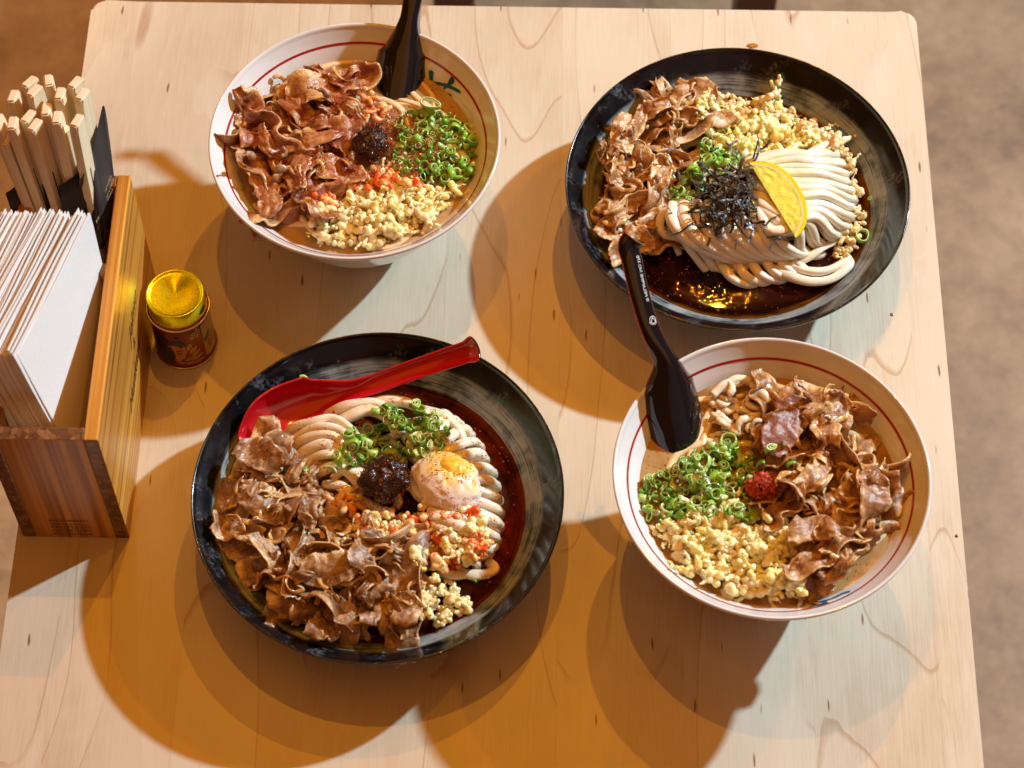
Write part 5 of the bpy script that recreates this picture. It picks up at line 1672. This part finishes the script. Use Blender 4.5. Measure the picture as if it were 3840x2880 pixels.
# bearded head with a blue cap, leaves, a white character, and a gold side panel
wrap('printed_dark_patch', [(-.022, .006), (-.007, .006), (-.005, .028), (-.010, .036), (-.022, .036)], M['canblk'], .00008)  # black patch left of the face
wrap('printed_face', [(-.0075, .010), (-.0035, .0095), (.0005, .014), (.0025, .021), (.0020, .027), (-.0040, .029), (-.0095, .027), (-.0090, .018)], M['canface'], .00012)
wrap('printed_cap', [(-.0100, .0300), (-.0060, .0325), (-.0040, .0340), (-.0038, .0385), (-.0012, .0385), (-.0010, .0340), (.0022, .0310), (.0030, .0265), (.0008, .0275), (-.0010, .0258), (-.0030, .0285), (-.0068, .0285)], M['canblue'], .00016)
wrap('printed_beard', [(-.0110, .010), (-.0070, .0100), (-.0055, .0150), (-.0062, .0220), (-.0078, .0265), (-.0115, .0250)], M['canblk'], .00017)
for yy in (.0225, .0190):
    wrap('printed_eyebrow', [(-.0045, yy), (-.0010, yy + .0012), (-.0003, yy + .0004), (-.0022, yy - .0004), (-.0040, yy - .0010)], M['canblk'], .00020)
for cx, cy, a, L in ((.0045, .0262, 1.35, .0046), (.0068, .0215, 1.0, .0052), (.0078, .0165, .75, .0052), (.0088, .0115, .45, .0054), (.0086, .0066, .12, .0056), (.0030, .0068, .1, .0042), (-.0030, .0078, -.2, .0040), (.0035, .0120, .5, .0045)):
    pts_ = []
    for q in range(11):
        tq = q / 10 * 2 - 1
        pts_.append((cx + tq * L * math.cos(a) - .0017 * (1 - tq * tq) * math.sin(a), cy + tq * L * math.sin(a) + .0017 * (1 - tq * tq) * math.cos(a)))
    for q in range(9, 0, -1):
        tq = q / 10 * 2 - 1
        pts_.append((cx + tq * L * math.cos(a) + .0017 * (1 - tq * tq) * math.sin(a), cy + tq * L * math.sin(a) - .0017 * (1 - tq * tq) * math.cos(a)))
    wrap('printed_leaf', pts_, M['cangold'], .00022)
    wrap('printed_vein', [(cx - L * .8 * math.cos(a) - .0001, cy - L * .8 * math.sin(a) + .0001), (cx + L * .8 * math.cos(a) - .0001, cy + L * .8 * math.sin(a) + .0001), (cx + L * .8 * math.cos(a) + .0001, cy + L * .8 * math.sin(a) - .0001), (cx - L * .8 * math.cos(a) + .0001, cy - L * .8 * math.sin(a) - .0001)], M['canred'], .00026)
wrap('printed_side_panel', [(.0150, .006), (.0270, .006), (.0270, .0435), (.0150, .0435)], M['canyel'], .00012)
wrap('printed_side_edge', [(.0146, .005), (.0150, .005), (.0150, .0440), (.0146, .0440)], M['canblk'], .00014)
wrap('printed_side_blue', [(.0155, .026), (.0205, .031), (.0230, .029), (.0200, .024), (.0165, .021)], M['canblue'], .00018)
wrap('printed_side_red', [(.0180, .0210), (.0265, .0260), (.0265, .0130), (.0190, .0110)], M['canred'], .00017)
me = text_mesh('\u540d', .0078, M['gold'], name='printed_character')
for v in me.vertices:
    a = -PI / 2 + (.0052 + v.co.x) / RC
    v.co = Vector(((RC + .0002) * math.cos(a), (RC + .0002) * math.sin(a), .0345 + v.co.y))
link('printed_character', me, body)
# pour slot on the lid's side
bm = bmesh.new()
pts_ = ell(0, 0, .0042, .0017, 0, 18)
vs = []
for x, y in pts_:
    a = R(-28) + x / RC
    vs.append(bm.verts.new(((RC - .0006) * math.cos(a), (RC - .0006) * math.sin(a), .0540 + y + x * .10)))
bm.faces.new(vs)
link('pour_slot', bm_mesh('pour_slot', bm, M['hole_shade']), lid)
can.rotation_euler = (0, 0, R(6))

# ------------------------------------------------------------------ drips and scraps on the table
def drip(u, v, r, mat, label, sx=1.0):
    p = at(u, v, 0)
    bm = bmesh.new(); bmesh.ops.create_icosphere(bm, subdivisions=3, radius=1)
    for q in bm.verts:
        c = q.co
        k = 1 + .25 * nz(c.x * 2 + u, c.y * 2, 0)
        q.co = Vector((c.x * r * k * sx, c.y * r * k, max(c.z, -.05) * r * .28))
    o = link('sauce_drop', bm_mesh('sauce_drop', bm, mat), None, (p.x, p.y, .0002))
    tag(o, label, 'sauce drop', 'sauce drops on the table')
drip(2822, 172, .0024, M['oil'], 'orange sauce smear on the wood behind the black far right bowl', 1.8)
drip(3345, 1180, .0013, M['oil'], 'small yellow sauce drop on the wood right of the far right bowl')
drip(3587, 2010, .0011, M['flakeD'], 'tiny red chili scrap at the right table edge')
